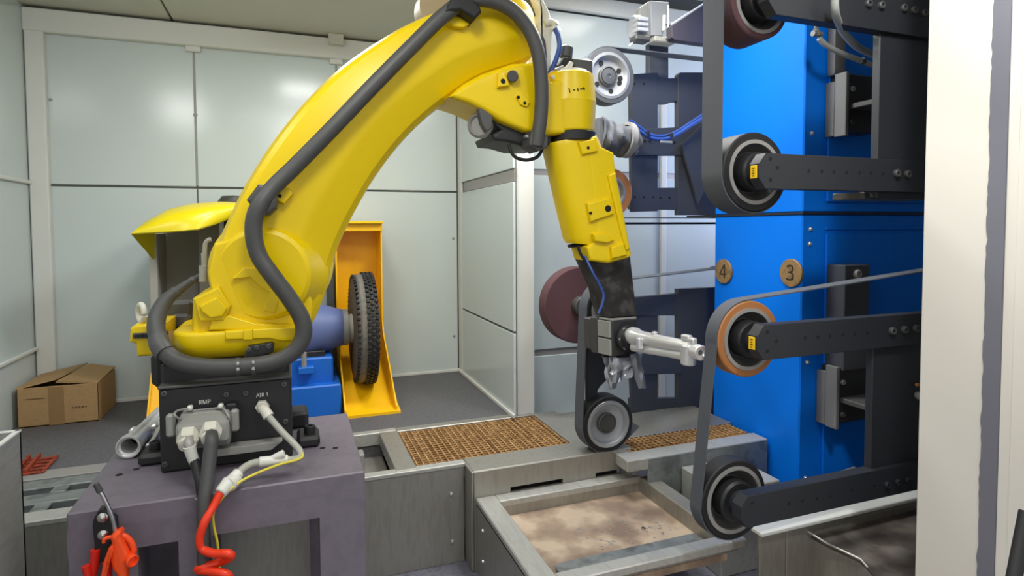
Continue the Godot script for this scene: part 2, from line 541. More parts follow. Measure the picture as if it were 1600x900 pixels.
	struct("wall_end", S().span(Vector3(3.5, -0.42, zr - 0.1), Vector3(3.62, 2.4, -1.0)), M.wall, "white end wall of the cell beyond the machine", "wall")
	# ceiling in two boards with a joint between
	var ce := struct("ceiling", S().span(Vector3(xl - 0.1, 2.24, zb - 0.1), Vector3(1.2, 2.36, -0.75)), M.joint, "grey-white boarded ceiling of the cell", "ceiling")
	for c in [[xl, -0.632], [-0.62, 1.2]]:
		obj("panel", S().span(Vector3(c[0], 2.215, zb), Vector3(c[1], 2.245, -0.75), 0.003), M.ceiling, ce)
	var cm := struct("ceiling_machine", S().span(Vector3(1.2, 2.5, zb - 0.1), Vector3(3.6, 2.62, -0.75)), M.ceiling, "dark shaded ceiling over the grinding machine", "ceiling")
	obj("step", S().span(Vector3(1.19, 2.2, zb), Vector3(1.21, 2.51, -0.75)), M.ceiling, cm)
	obj("bracket", S().span(Vector3(0.24, 2.15, zb + 0.05), Vector3(0.33, 2.215, zb + 0.1), 0.004), M.ceiling, ce)
	# front wall of the cell left and right of the door, and over it
	struct("wall_front", S().span(Vector3(1.93, -0.42, -1.12), Vector3(3.62, 2.4, -1.0)), M.jamb, "cream front wall of the cell right of the door", "wall")
	# door frame
	var xj := 1.7197
	var dr := struct("door_1", S().span(Vector3(xj, -0.42, -1.2), Vector3(xj + 0.2, 2.5, -1.0244), 0.003), M.jamb, "cream door frame at the right edge of the picture", "door frame")
	var jag := []
	var rng := RandomNumberGenerator.new()
	rng.seed = 5
	for i in 150:
		jag.append(Vector2(-1.0259 - 0.0015 * absf(sin(i * 0.31)) - rng.randf_range(0.0, 0.0045), -0.42 + i * 0.0195))
	jag.append(Vector2(-0.9885, 2.5))
	jag.append(Vector2(-0.9885, -0.42))
	obj("rubber_seal", S().side(jag, xj - 0.004, xj + 0.2), M.seal, dr, "dark grey sealing strip with a ragged left edge")
	obj("door_leaf", S().span(Vector3(xj - 0.001, -0.42, -0.9885), Vector3(xj + 0.2, 2.5, -0.9013), 0.002), M.jamb, dr)
	obj("door_edge_trim", S().span(Vector3(xj - 0.003, -0.42, -0.9612), Vector3(xj + 0.02, 2.5, -0.9013), 0.001), M.jamb, dr)
	# floors
	struct("floor", S().span(Vector3(xl, -0.12, zb - 0.02), Vector3(1.085, 0.0, -2.93)), M.floor, "smooth grey raised floor of the cell", "floor")
	struct("floor_hall", S().span(Vector3(-6, -0.52, -4.2), Vector3(6, -0.42, 4)), M.ground, "blue-grey ground under and in front of the cell", "floor")

# ---------------------------------------------------------------- the steel platform and its trays
func platform() -> void:
	# left of the plinth: folded channels and skirt
	var t := thing("floor_channel", "folded galvanised channels and skirt in the floor left of the dark plinth", "channel", Vector3(-0.93, 0, -2.7))
	obj("cover_strip", S().span(Vector3(-1.335, -0.06, -2.95), Vector3(-0.2, 0.004, -2.852), 0.002), M.ring_grey, t)
	for c in [[-2.848, -2.762], [-2.698, -2.605]]:
		obj("channel", S().span(Vector3(-1.335, -0.09, c[0]), Vector3(-0.2, 0.0, c[1]), 0.004), M.galvanised, t)
	for c in [[-2.762, -2.698], [-2.605, -2.535]]:
		obj("channel_base", S().span(Vector3(-1.335, -0.1, c[0]), Vector3(-0.2, -0.08, c[1])), M.galvanised, t)
	for p in [Vector3(-0.86, -0.005, -2.73), Vector3(-0.87, -0.005, -2.57), Vector3(-0.6, -0.005, -2.73)]:
		obj("bridge_clip", S().box(p, Vector3(0.05, 0.012, 0.062), 0.003), M.galvanised, t)
	obj("skirt", S().span(Vector3(-1.335, -0.42, -2.462), Vector3(-0.2, -0.016, -2.45), 0.003), M.steel, t)
	obj("lip", S().span(Vector3(-1.335, -0.02, -2.535), Vector3(-0.2, 0.0, -2.448), 0.003), M.steel_pale, t)

	# frame right of the plinth round the grating
	var g := thing("floor_grating", "large rust-brown bar grating in a steel frame right of the dark plinth", "grating", Vector3(0.83, 0, -2.68))
	obj("frame_rail", S().span(Vector3(0.0, -0.06, -2.96), Vector3(0.47, 0.002, -2.915), 0.003), M.steel_pale, g)
	obj("frame_rail", S().span(Vector3(0.385, -0.06, -2.915), Vector3(0.472, 0.002, -2.42), 0.003), M.steel, g)
	obj("frame_rail", S().span(Vector3(0.47, -0.06, -2.955), Vector3(1.2, 0.002, -2.9), 0.003), M.steel, g)
	obj("frame_rail", S().span(Vector3(1.198, -0.06, -2.92), Vector3(1.33, 0.002, -2.44), 0.003), M.steel, g)
	obj("frame_rail", S().span(Vector3(0.0, -0.06, -2.45), Vector3(0.68, 0.0, -2.404), 0.003), M.steel_pale, g)
	obj("frame_rail", S().span(Vector3(0.68, -0.06, -2.452), Vector3(1.43, 0.002, -2.3), 0.004), M.steel, g)
	obj("pit_floor", S().span(Vector3(0.0, -0.2, -2.95), Vector3(0.4, -0.12, -2.45)), M.steel, g)
	obj("pit_rail", S().span(Vector3(0.0, -0.12, -2.86), Vector3(0.3, -0.05, -2.79), 0.003), M.ring_grey, g)
	obj("pit_lining", S().span(Vector3(0.47, -0.34, -2.9), Vector3(1.2, -0.3, -2.45)), M.steel, g)
	for i in 27:
		var x := 0.484 + i * 0.0272
		obj("bar", S().span(Vector3(x - 0.0035, -0.045, -2.905), Vector3(x + 0.0035, -0.004, -2.447), 0.001), M.rust_bar, g)
	for i in 18:
		var z := -2.893 + i * 0.026
		obj("cross_bar", S().span(Vector3(0.472, -0.036, z - 0.003), Vector3(1.198, -0.007, z + 0.003), 0.001), M.rust_bar, g)

	var sk := thing("skirt_panel", "upright stainless steel skirt panel between the dark plinth and the dust tray", "panel", Vector3(0.45, -0.42, -2.4))
	obj("sheet", S().span(Vector3(0.0, -0.42, -2.408), Vector3(0.668, 0.003, -2.396), 0.002), M.steel, sk)
	obj("folded_edge", S().span(Vector3(0.0, -0.012, -2.408), Vector3(0.672, 0.006, -2.39), 0.003), M.steel_pale, sk)
	obj("corner_fold", S().span(Vector3(0.672, -0.42, -2.41), Vector3(0.684, 0.0, -2.3), 0.003), M.steel, sk)
	for p in [Vector3(0.6116, -0.1212, -2.396), Vector3(0.6153, -0.3263, -2.396)]:
		obj("screw", S().lathe([Vector2(0.009, 0), Vector2(0.007, 0.006), Vector2(0, 0.008)], p, Vector3(0, 0, 1), 12), M.alu, sk)
	# front face of the platform over the tray
	var ap := thing("platform_apron", "steel front apron of the grating platform with two black slots", "apron", Vector3(1.05, -0.42, -2.3))
	var sa: float = -0.1095
	var sb: float = -0.0872
	var xs := [0.684, 0.8413, 1.0843, 1.244, 1.3741, 1.43]
	var ash := S().span(Vector3(0.684, sb, -2.31), Vector3(1.43, -0.002, -2.296)).span(Vector3(0.684, -0.42, -2.31), Vector3(1.43, sa, -2.296))
	for i in [0, 2, 4]: ash.span(Vector3(xs[i], sa, -2.31), Vector3(xs[i + 1], sb, -2.296))
	obj("slotted_sheet", ash, M.steel, ap)
	obj("inner_sheet", S().span(Vector3(0.684, -0.42, -2.44), Vector3(1.43, -0.1, -2.43)), M.steel, ap)

	# the dust tray
	var d := thing("dust_tray", "open steel tray with a brown dusty floor under the belts", "tray", Vector3(1.09, -0.42, -1.97))
	var y := -0.108
	obj("rim", S().span(Vector3(0.69, y - 0.03, -2.296), Vector3(0.772, y, -1.645), 0.004), M.steel_pale, d)
	obj("rim", S().span(Vector3(0.772, y - 0.03, -2.296), Vector3(1.44, y, -2.235), 0.004), M.steel_pale, d)
	obj("rim", S().span(Vector3(1.43, y - 0.03, -2.235), Vector3(1.5, y, -1.645), 0.004), M.steel, d)
	obj("rim", S().span(Vector3(0.772, y - 0.03, -1.70), Vector3(1.43, y, -1.645), 0.004), M.steel_pale, d)
	obj("outer_side", S().span(Vector3(0.69, -0.42, -2.295), Vector3(0.698, y - 0.02, -1.66)), M.steel, d)
	obj("inner_side", S().span(Vector3(0.764, -0.175, -2.25), Vector3(0.772, y - 0.02, -1.69)), M.steel, d)
	obj("inner_side", S().span(Vector3(0.772, -0.175, -2.244), Vector3(1.44, y - 0.02, -2.236)), M.steel, d)
	obj("inner_side", S().span(Vector3(1.43, -0.175, -2.24), Vector3(1.438, y - 0.02, -1.69)), M.steel, d)
	obj("front_side", S().span(Vector3(0.7, -0.175, -1.70), Vector3(1.5, y - 0.02, -1.692)), M.steel, d)
	obj("dusty_floor", S().span(Vector3(0.70, -0.20, -2.28), Vector3(1.45, -0.175, -1.69)), M.dust, d)
	for p in [Vector3(0.6692, -0.1991, -2.2), Vector3(0.6709, -0.3237, -2.2)]:
		obj("screw", S().lathe([Vector2(0.008, 0), Vector2(0.006, 0.006), Vector2(0, 0.007)], Vector3(0.69, p.y, p.z), Vector3(-1, 0, 0), 12), M.alu, d)
	var bar := thing("steel_strip", "dark flat steel strip lying along the front of the dusty tray", "strip", Vector3(1.1, -0.175, -1.78))
	var outline := []
	for q in arc(Vector2(0.86, -1.80), 0.035, 90, 270, 10): outline.append(q)
	outline.append(Vector2(1.42, -1.835))
	outline.append(Vector2(1.42, -1.765))
	obj("bar", S().slab(outline, -0.175, -0.163, 0.003), M.galvanised, bar)
	var pb := thing("shiny_nut", "tiny bright nut lying on the dusty tray floor", "nut", Vector3(1.2546, -0.17, -1.9324))
	obj("nut_body", S().lathe([Vector2(0.004, 0), Vector2(0.009, 0), Vector2(0.009, 0.009), Vector2(0.004, 0.009)], Vector3(1.26, -0.175, -1.9406), Vector3(0.2, 1, 0.1), 6, true), M.chrome, pb)
	var crumbs := S()
	var rng := RandomNumberGenerator.new()
	rng.seed = 4
	for i in 40:
		var p := Vector3(rng.randf_range(1.02, 1.36), -0.174, rng.randf_range(-2.05, -1.87))
		crumbs.box(p, Vector3(rng.randf_range(0.004, 0.016), 0.003, rng.randf_range(0.003, 0.009)), 0.001, Basis(Vector3.UP, rng.randf() * 3.0))
	tag(obj("metal_crumbs", crumbs, M.ring_grey), "pale grinding crumbs scattered on the dusty tray floor", "crumbs", "", "stuff")

	# second, smaller grating behind the lower far wheel
	var h := thing("floor_grating", "narrow brown grating strip in a steel frame below the dark rear frame", "grating", Vector3(1.65, 0, -2.35))
	obj("frame_rail", S().span(Vector3(1.33, -0.05, -2.88), Vector3(2.1, -0.002, -2.425), 0.003), M.steel, h)
	obj("frame_rail", S().span(Vector3(1.33, -0.05, -2.26), Vector3(2.09, 0.0, -2.17), 0.003), M.steel_pale, h)
	obj("frame_rail", S().span(Vector3(1.33, -0.05, -2.425), Vector3(1.40, 0.0, -2.26), 0.003), M.steel, h)
	obj("front_face", S().span(Vector3(1.432, -0.42, -2.178), Vector3(2.09, -0.004, -2.168), 0.002), M.galvanised, h)
	obj("pit_lining", S().span(Vector3(1.40, -0.34, -2.425), Vector3(2.09, -0.3, -2.26)), M.steel, h)
	for i in 26:
		var x := 1.412 + i * 0.026
		obj("bar", S().span(Vector3(x - 0.0035, -0.045, -2.426), Vector3(x + 0.0035, -0.004, -2.258), 0.001), M.rust_bar, h)
	for i in 6:
		var z := -2.412 + i * 0.027
		obj("cross_bar", S().span(Vector3(1.402, -0.036, z - 0.003), Vector3(2.086, -0.007, z + 0.003), 0.001), M.rust_bar, h)

	# steel base box of the machine, right of the tray
	var b := thing("machine_base", "steel block and front ledge painted white as if brightly lit between the dusty tray and the blue cabinet", "base", Vector3(2.2, -0.42, -1.8))
	obj("block", S().span(Vector3(1.6, -0.42, -2.165), Vector3(1.9, -0.06, -1.9), 0.004), M.steel_pale, b)
	obj("lit_white_ledge", S().span(Vector3(1.505, -0.075, -1.66), Vector3(3.45, -0.06, -1.583), 0.003), M.white_paint, b)  # steel ledge painted white for the lamplight on its top
	obj("front_sheet", S().span(Vector3(1.51, -0.42, -1.61), Vector3(1.628, -0.074, -1.597), 0.002), M.steel, b)
	obj("front_sheet", S().span(Vector3(1.631, -0.42, -1.61), Vector3(3.45, -0.074, -1.597), 0.002), M.steel, b)
	obj("screw", S().lathe([Vector2(0.011, 0), Vector2(0.009, 0.007), Vector2(0, 0.01)], Vector3(1.6622, -0.06, -2.195), Vector3.UP, 12), M.alu, b)
	# dusty side tray at the front right
	var s := thing("side_tray", "dusty steel tray with a folded edge at the lower right beside the door frame", "tray", Vector3(2.2, -0.42, -1.4))
	var yy := -0.118
	obj("sheet", S().slab([Vector2(1.7418, -1.6291), Vector2(1.7484, -1.5321), Vector2(1.7693, -1.4162), Vector2(1.7228, -1.3173), Vector2(1.8781, -1.1705), Vector2(2.462, -1.5925)], yy - 0.012, yy, 0.002), M.dust_grey, s)
	obj("folded_edge", S().tube([Vector3(1.727, -0.0989, -1.63), Vector3(1.7345, -0.1069, -1.52), Vector3(1.7616, -0.1109, -1.41), Vector3(1.7453, -0.1363, -1.33)], 0.0035, 6, 1), M.steel_pale, s)
	obj("side_sheet", S().slab([Vector2(1.7533, -1.6547), Vector2(1.7477, -1.5369), Vector2(1.7687, -1.4205), Vector2(1.719, -1.3188), Vector2(1.7378, -1.3007), Vector2(1.7912, -1.4244), Vector2(1.7712, -1.5416), Vector2(1.7819, -1.6642)], -0.42, yy - 0.012), M.steel, s)
	var lt := thing("lower_tray", "brown dusty tray on the ground in front of the open steel tray", "tray", Vector3(1.2, -0.42, -1.5))
	obj("sheet", S().span(Vector3(0.95, -0.42, -1.66), Vector3(1.62, -0.40, -1.25), 0.003), M.dust, lt)

# ---------------------------------------------------------------- the robot's plinth
func plinth() -> void:
	var t := thing("plinth", "dark purple-grey steel plinth carrying the yellow robot", "plinth", Vector3(-0.17, -0.42, -2.02))
	var zf := -1.73
	obj("top_plate", S().span(Vector3(-0.535, 0.245, -2.31), Vector3(0.186, 0.3, zf), 0.004), M.plinth, t)
	obj("fascia", S().span(Vector3(-0.5345, 0.185, zf - 0.03), Vector3(0.1855, 0.26, zf - 0.0003)), M.plinth, t)
	for r in [[-0.533, -0.3851], [-0.293, -0.2152], [0.0599, 0.184]]:
		obj("leg", S().span(Vector3(r[0], -0.42, zf - 0.12), Vector3(r[1], 0.2, zf - 0.0006)), M.plinth, t)
	for x in [-0.5, 0.15]:
		obj("rear_leg", S().span(Vector3(x - 0.03, -0.42, -2.3), Vector3(x + 0.03, 0.25, -2.2), 0.003), M.plinth, t)
	obj("back_panel", S().span(Vector3(-0.5, -0.42, -2.24), Vector3(0.15, 0.25, -2.22)), M.plinth, t)
	obj("recess_panel", S().span(Vector3(-0.2152, -0.42, zf - 0.22), Vector3(0.0359, 0.2, zf - 0.2)), M.steel, t)
	for p in [Vector3(-0.4749, 0.3, -1.9556), Vector3(-0.4384, 0.3, -1.985), Vector3(0.0805, 0.3, -1.9635), Vector3(0.1188, 0.3, -1.9488), Vector3(0.0382, 0.3, -2.3266), Vector3(0.0344, 0.3, -2.1549), Vector3(-0.424, 0.3, -2.1702), Vector3(-0.465, 0.3, -2.4663)]:
		obj("hole_shade_disc", S().cyl(p - Vector3(0, 0.002, 0), p + Vector3(0, 0.0006, 0), 0.009, -1.0, 14), M.hole_shade, t)  # thin dark discs painted as the shade in the holes

# ---------------------------------------------------------------- buffing machine against the back wall
func buffing_machine() -> void:
	var t := thing("buffing_machine", "blue two-ended buffing motor with orange and lit-tinted yellow wheel guards against the back wall", "buffer", Vector3(-0.1, 0, -3.6))
	# right guard: open-fronted orange sheet box, flared at the foot
	var xa := 0.25
	var xb := 0.518
	var prof := [Vector2(-3.93, 0.012), Vector2(-3.2, 0.012), Vector2(-3.2, 0.04), Vector2(-3.42, 0.2), Vector2(-3.66, 0.36), Vector2(-3.7, 0.44), Vector2(-3.7, 1.035), Vector2(-3.93, 1.035)]
	obj("guard_side", S().side(prof, xb - 0.004, xb + 0.004), M.orange_paint, t)
	obj("guard_side", S().side(prof, xa - 0.004, xa + 0.004), M.orange_paint, t)
	obj("guard_back", S().span(Vector3(xa, 0.3, -3.93), Vector3(xb, 1.03, -3.92)), M.orange_paint, t)
	obj("guard_top", S().span(Vector3(xa - 0.01, 1.03, -3.93), Vector3(xb + 0.006, 1.045, -3.66), 0.003), M.orange_paint, t)
	obj("guard_lip", S().span(Vector3(xa - 0.01, 0.985, -3.7), Vector3(xb + 0.006, 1.045, -3.692), 0.002), M.orange_paint, t)
	obj("guard_chute", S().side([Vector2(-3.92, 0.34), Vector2(-3.92, 0.32), Vector2(-3.3, 0.012), Vector2(-3.19, 0.0), Vector2(-3.19, 0.014), Vector2(-3.3, 0.028)], xa - 0.004, xb + 0.02), M.orange_paint, t)
	# the buffing wheel with its knobbly rim
	var w := Vector3(0.3742, 0.4277, -3.5)
	var r := 0.311
	var wheel := obj("buffing_wheel", S().lathe([Vector2(0.05, -0.05), Vector2(r - 0.02, -0.05), Vector2(r, -0.03), Vector2(r, 0.045), Vector2(r - 0.012, 0.06), Vector2(0.05, 0.06)], w, Vector3.RIGHT, 64, true), M.tyre_band, t, "grey buffing wheel with a black knobbly rim", 30)
	obj("wheel_face", S().lathe([Vector2(0.04, -0.056), Vector2(r - 0.035, -0.056), Vector2(r - 0.022, -0.052), Vector2(r - 0.022, -0.04), Vector2(0.04, -0.04)], w, Vector3.RIGHT, 48, true), M.tyre_side, wheel)
	var kn := S()
	for i in 60:
		for s in 3:
			var an := TAU * (i + 0.5 * (s % 2)) / 60.0
			var d := Vector3(0, cos(an), sin(an))
			kn.box(w + d * (r + 0.001) + Vector3(0.006 + s * 0.022, 0, 0), Vector3(0.019, 0.02, 0.024), 0.003, Basis(Vector3.RIGHT, an))
		var ao := TAU * i / 60.0
		kn.box(w + Vector3(-0.047, cos(ao) * (r - 0.012), sin(ao) * (r - 0.012)), Vector3(0.016, 0.02, 0.016), 0.003, Basis(Vector3.RIGHT, ao))
	var kno := obj("knobs", kn, M.black_rubber, wheel)
	kno.set_meta("kind", "stuff")
	obj("wheel_flange", S().lathe([Vector2(0, -0.09), Vector2(0.075, -0.09), Vector2(0.085, -0.055), Vector2(0, -0.055)], w, Vector3.RIGHT, 28), M.inner_grey, t)
	obj("wheel_nut", S().cyl(w + Vector3(-0.13, 0, 0), w + Vector3(-0.09, 0, 0), 0.05, -1.0, 6), M.hose, t)
	# motor
	var m := Vector3(0.06, w.y + 0.01, -3.5)
	obj("motor_housing", S().lathe([Vector2(0.0, 0.215), Vector2(0.095, 0.215), Vector2(0.1, 0.21), Vector2(0.112, 0.17), Vector2(0.16, 0.02), Vector2(0.165, -0.05), Vector2(0.165, -0.4), Vector2(0.11, -0.58), Vector2(0.0, -0.58)], m, Vector3.RIGHT, 40), M.motor_blue, t)
	obj("motor_collar", S().lathe([Vector2(0, 0.205), Vector2(0.103, 0.205), Vector2(0.103, 0.232), Vector2(0, 0.232)], m, Vector3.RIGHT, 32), M.plug_grey, t)
	obj("motor_shaft", S().cyl(m + Vector3(0.2, 0, 0), w, 0.04, -1.0, 20), M.hose, t)
	obj("pedestal", S().span(Vector3(-0.42, 0.16, -3.68), Vector3(0.2, m.y - 0.13, -3.33), 0.008), M.base_blue, t)
	obj("pedestal_foot", S().span(Vector3(-0.46, 0.0, -3.72), Vector3(0.235, 0.17, -3.27), 0.008), M.base_blue, t)
	obj("motor_foot", S().span(Vector3(-0.4, m.y - 0.135, -3.66), Vector3(0.16, m.y - 0.1, -3.36), 0.004), M.black_paint, t)
	obj("bracket", S().span(Vector3(0.02, m.y - 0.2, -3.33), Vector3(0.1, m.y - 0.165, -3.27), 0.003), M.base_blue, t)
	obj("bracket_bolt", S().cyl(Vector3(0.05, m.y - 0.2, -3.3), Vector3(0.05, m.y - 0.09, -3.3), 0.014, -1.0, 8), M.plug_grey, t)
	obj("dark_shield", S().span(Vector3(0.2, 0.06, -3.9), Vector3(0.235, m.y + 0.34, -3.72), 0.002), M.hose, t)
	# left guard with the curved hood, its yellow brightened as if lit
	var zc := -3.5
	var lx := -0.6866
	var rx := -0.36
	obj("guard_wall", S().span(Vector3(lx, 0.03, -3.9), Vector3(lx + 0.008, 0.9764, zc)), M.inner_grey, t)
	obj("guard_wall", S().span(Vector3(rx, 0.03, -3.9), Vector3(rx + 0.008, 1.0965, zc)), M.inner_grey, t)
	obj("guard_wall", S().span(Vector3(lx, 0.03, -3.9), Vector3(rx, 1.0621, -3.89)), M.inner_grey, t)
	obj("guard_wall", S().span(Vector3(-0.478, 0.2, -3.66), Vector3(rx, 1.0294, -3.65)), M.inner_dark, t)
	obj("guard_edge", S().span(Vector3(lx, 0.03, zc - 0.03), Vector3(lx + 0.035, 0.9764, zc + 0.003), 0.002), M.inner_grey, t)
	obj("guard_foot", S().side([Vector2(-3.9, 0.0), Vector2(-3.33, 0.0), Vector2(-3.5, 0.26), Vector2(-3.9, 0.26)], lx - 0.008, lx), M.orange_paint, t)
	obj("guard_foot", S().side([Vector2(-3.42, 0.0), Vector2(-3.36, 0.0), Vector2(-3.5, 0.22), Vector2(-3.56, 0.22)], lx, lx + 0.045), M.orange_paint, t)
	var lo := [Vector3(-0.6968, 0.9821, -3.2), Vector3(-0.606, 0.9874, -3.2), Vector3(-0.5131, 0.9929, -3.2), Vector3(-0.4235, 1.0015, -3.2), Vector3(-0.3541, 1.0298, -3.28), Vector3(-0.2851, 1.0632, -3.36), Vector3(-0.1877, 1.0675, -3.4)]
	var hi := [Vector3(-0.6954, 0.9851, -3.2), Vector3(-0.6573, 1.0364, -3.28), Vector3(-0.5724, 1.1006, -3.36), Vector3(-0.47, 1.1317, -3.4), Vector3(-0.3416, 1.1446, -3.44), Vector3(-0.2619, 1.14, -3.47), Vector3(-0.1762, 1.1248, -3.5)]
	var rings := []
	for i in lo.size():
		var ring := PackedVector3Array()
		for k in 9:
			var f := k / 8.0
			var p: Vector3 = lo[i].lerp(hi[i], f)
			p += Vector3(0, 0.02, 0.05) * sin(f * PI) * clampf(i / 2.0, 0, 1)
			ring.append(p)
		for k in 9:
			ring.append(ring[8 - k] + Vector3(0, -0.006, -0.012))
		rings.append(ring)
	obj("guard_hood", S().ring_loft(rings), M.yellow_lit, t, "curved yellow hood, tinted brighter as if lit, over the dark left guard", 60)
	var back := []
	for i in hi.size():
		var q: Vector3 = hi[i]
		back.append(PackedVector3Array([q, q + Vector3(0, -0.006, 0), Vector3(q.x + 0.02, q.y + 0.01, -3.9), Vector3(q.x + 0.02, q.y + 0.018, -3.9)]))
	obj("guard_roof", S().ring_loft(back), M.yellow_lit, t, "", 60)
	var ck := S()
	var a: Vector3 = Vector3(-0.6969, 0.9791, -3.2)
	var b: Vector3 = Vector3(-0.6666, 0.8448, -3.5)
	var c: Vector3 = Vector3(-0.6629, 0.983, -3.5)
	ck.face([a, b, c], a + Vector3(1, 0, 0))
	ck.face([a + Vector3(0.006, 0, 0), b + Vector3(0.006, 0, 0), c + Vector3(0.006, 0, 0)], a - Vector3(1, 0, 0))
	obj("hood_cheek", ck, M.yellow_lit, t)
	var dome := Vector3(-0.3075, 1.1035, -3.75)
	obj("motor_cap", S().lathe([Vector2(0, -0.1), Vector2(0.085, -0.1), Vector2(0.085, 0.05), Vector2(0.06, 0.085), Vector2(0, 0.09)], dome, Vector3.UP, 24), M.hose, t)

# ---------------------------------------------------------------- the robot
func bolt(parent: Node, p: Vector3, axis: Vector3, r: float, m: Material, called := "bolt") -> void:
	obj(called, S().lathe([Vector2(r, -0.002), Vector2(r, r * 0.6), Vector2(r * 0.8, r * 0.8), Vector2(r * 0.45, r * 0.8), Vector2(r * 0.4, r * 0.3), Vector2(0, r * 0.3)], p, axis, 12), m, parent)

func hole_shade(parent: Node, p: Vector3, axis: Vector3, r: float) -> void:
	obj("hole_shade_disc", S().cyl(p - axis * 0.002, p + axis * 0.0008, r, -1.0, 12), M.hole_shade, parent)  # flat black disc in place of a shaded hole

func robot() -> void:
	var t := thing("robot", "yellow jointed robot arm with a thick black hose, bolted to the dark plinth", "robot", Vector3(-0.18, 0.3, -2.1))
	var F := Vector3(0, 0, 1)
	var zb := -1.92
	# base
	var base := obj("base", S().span(Vector3(-0.3642, 0.3, -2.3), Vector3(-0.0091, 0.5461, zb), 0.006), M.black_paint, t, "black box base with connectors on its front")
	for p in [Vector3(-0.3488, 0.5314, -1.92), Vector3(-0.0292, 0.5282, -1.92), Vector3(-0.1885, 0.513, -1.92), Vector3(-0.1366, 0.5115, -1.92), Vector3(-0.0278, 0.4134, -1.92), Vector3(-0.3525, 0.3273, -1.92)]:
		bolt(base, p, F, 0.008, M.bolt_grey)
	letters("RMP", M.white_plastic, base, 0.016, Transform3D(Basis(), Vector3(-0.2462, 0.4968, -1.918)))
	letters("AIR 1", M.white_plastic, base, 0.015, Transform3D(Basis(), Vector3(-0.0909, 0.5015, -1.918)))
	obj("base_rim", S().span(Vector3(-0.3658, 0.5442, -2.3), Vector3(-0.0073, 0.5518, zb + 0.004), 0.002), M.bolt_grey, t)
	obj("base_column", S().span(Vector3(-0.3681, 0.5284, -2.28), Vector3(-0.0142, 0.6103, -1.97), 0.01), M.black_paint, t)
	obj("base_back", S().span(Vector3(-0.4097, 0.5105, -2.3), Vector3(-0.3608, 0.6293, -2.05), 0.02), M.black_rubber, t)
	for s in [[Vector3(-0.4023, 0.3, -2.0271), 0.0], [Vector3(0.0391, 0.3, -2.0096), 0.0]]:
		var p: Vector3 = s[0]
		var fl := obj("base_flange", S().box(p + Vector3(0.0, 0.018, -0.02), Vector3(0.07, 0.036, 0.11), 0.01), M.black_paint, t)
		obj("bolt", S().lathe([Vector2(0.018, 0), Vector2(0.018, 0.02), Vector2(0.015, 0.024), Vector2(0.009, 0.024), Vector2(0.008, 0.012), Vector2(0, 0.012)], p + Vector3(0.005, 0.036, -0.01), Vector3.UP, 16), M.black_rubber, fl)
	var p2: Vector3 = Vector3(0.0196, 0.36, -2.21)
	obj("base_flange", S().box(p2 + Vector3(-0.01, -0.03, -0.02), Vector3(0.07, 0.06, 0.1), 0.012), M.black_paint, t)
	obj("base_shelf", S().plate([Vector2(-0.2469, 0.3462), Vector2(-0.0675, 0.3462), Vector2(-0.0369, 0.3688), Vector2(-0.2466, 0.3688)], -1.915, -1.87, 0.002), M.plug_grey, t)

	# turret
	var y0: float = 0.6056
	var y1: float = 0.6947
	var xl: float = -0.3446
	var xr: float = 0.0443
	var plan := []
	for q in arc(Vector2(xl + 0.1, -2.05), 0.1, 90, 180, 8): plan.append(q)
	for q in arc(Vector2(xl + 0.1, -2.24), 0.1, 180, 270, 8): plan.append(q)
	plan.append(Vector2(xr, -2.34))
	plan.append(Vector2(xr, -1.98))
	plan.append(Vector2(xr - 0.03, -1.95))
	var xf := Transform3D(Basis(Vector3(1, 0, 0), Vector3(0, 0, 1), Vector3(0, 1, 0)), Vector3.ZERO)
	var tur := obj("turret", S().prism(plan, xf, [Vector2(y0, 0.045), Vector2(y0 + 0.01, 0.025), Vector2(y0 + 0.03, 0.008), Vector2(y0 + 0.05, 0), Vector2(y1 - 0.012, 0), Vector2(y1 - 0.004, 0.004), Vector2(y1, 0.012)]), M.yellow, t)
	obj("turret_body", S().plate([Vector2(-0.2861, 0.6852), Vector2(-0.28, 0.7933), Vector2(-0.2311, 0.8184), Vector2(-0.2385, 0.8712), Vector2(-0.219, 0.9581), Vector2(-0.1023, 0.9962), Vector2(0.0262, 0.8734), Vector2(0.0591, 0.7696), Vector2(0.0493, 0.6586)], -2.28, -1.985, 0.012), M.yellow, tur)
	obj("turret_step", S().plate([Vector2(-0.2374, 0.6985), Vector2(-0.2298, 0.7289), Vector2(-0.1808, 0.7416), Vector2(-0.1068, 0.7118), Vector2(0.0415, 0.6967), Vector2(0.0431, 0.6803)], -2.2, -1.965, 0.006), M.yellow, tur)
	obj("side_flange", S().plate([Vector2(-0.2735, 0.795), Vector2(-0.2045, 0.8283), Vector2(-0.1745, 0.7691), Vector2(-0.1947, 0.7256), Vector2(-0.26, 0.7276)], -2.0, -1.96, 0.006), M.yellow, tur)
	obj("hex_plate", S().plate([Vector2(-0.2569, 0.775), Vector2(-0.2088, 0.7994), Vector2(-0.1837, 0.7656), Vector2(-0.1964, 0.7413), Vector2(-0.229, 0.7374), Vector2(-0.2522, 0.7578)], -1.965, -1.946, 0.004), M.yellow, tur)
	obj("lower_band", S().plate([Vector2(-0.1906, 0.6707), Vector2(-0.19, 0.6975), Vector2(-0.0699, 0.6995), Vector2(0.0296, 0.6953), Vector2(0.027, 0.6554), Vector2(-0.0343, 0.6557), Vector2(-0.0705, 0.6662)], -1.99, -1.938, 0.005), M.yellow, tur)
	for q in [[384, 520], [394, 519]]:
		pass
	obj("rib", S().plate([Vector2(-0.1412, 0.669), Vector2(-0.1405, 0.6998), Vector2(-0.1141, 0.7), Vector2(-0.1148, 0.6671)], -1.96, -1.928, 0.004), M.yellow, tur)
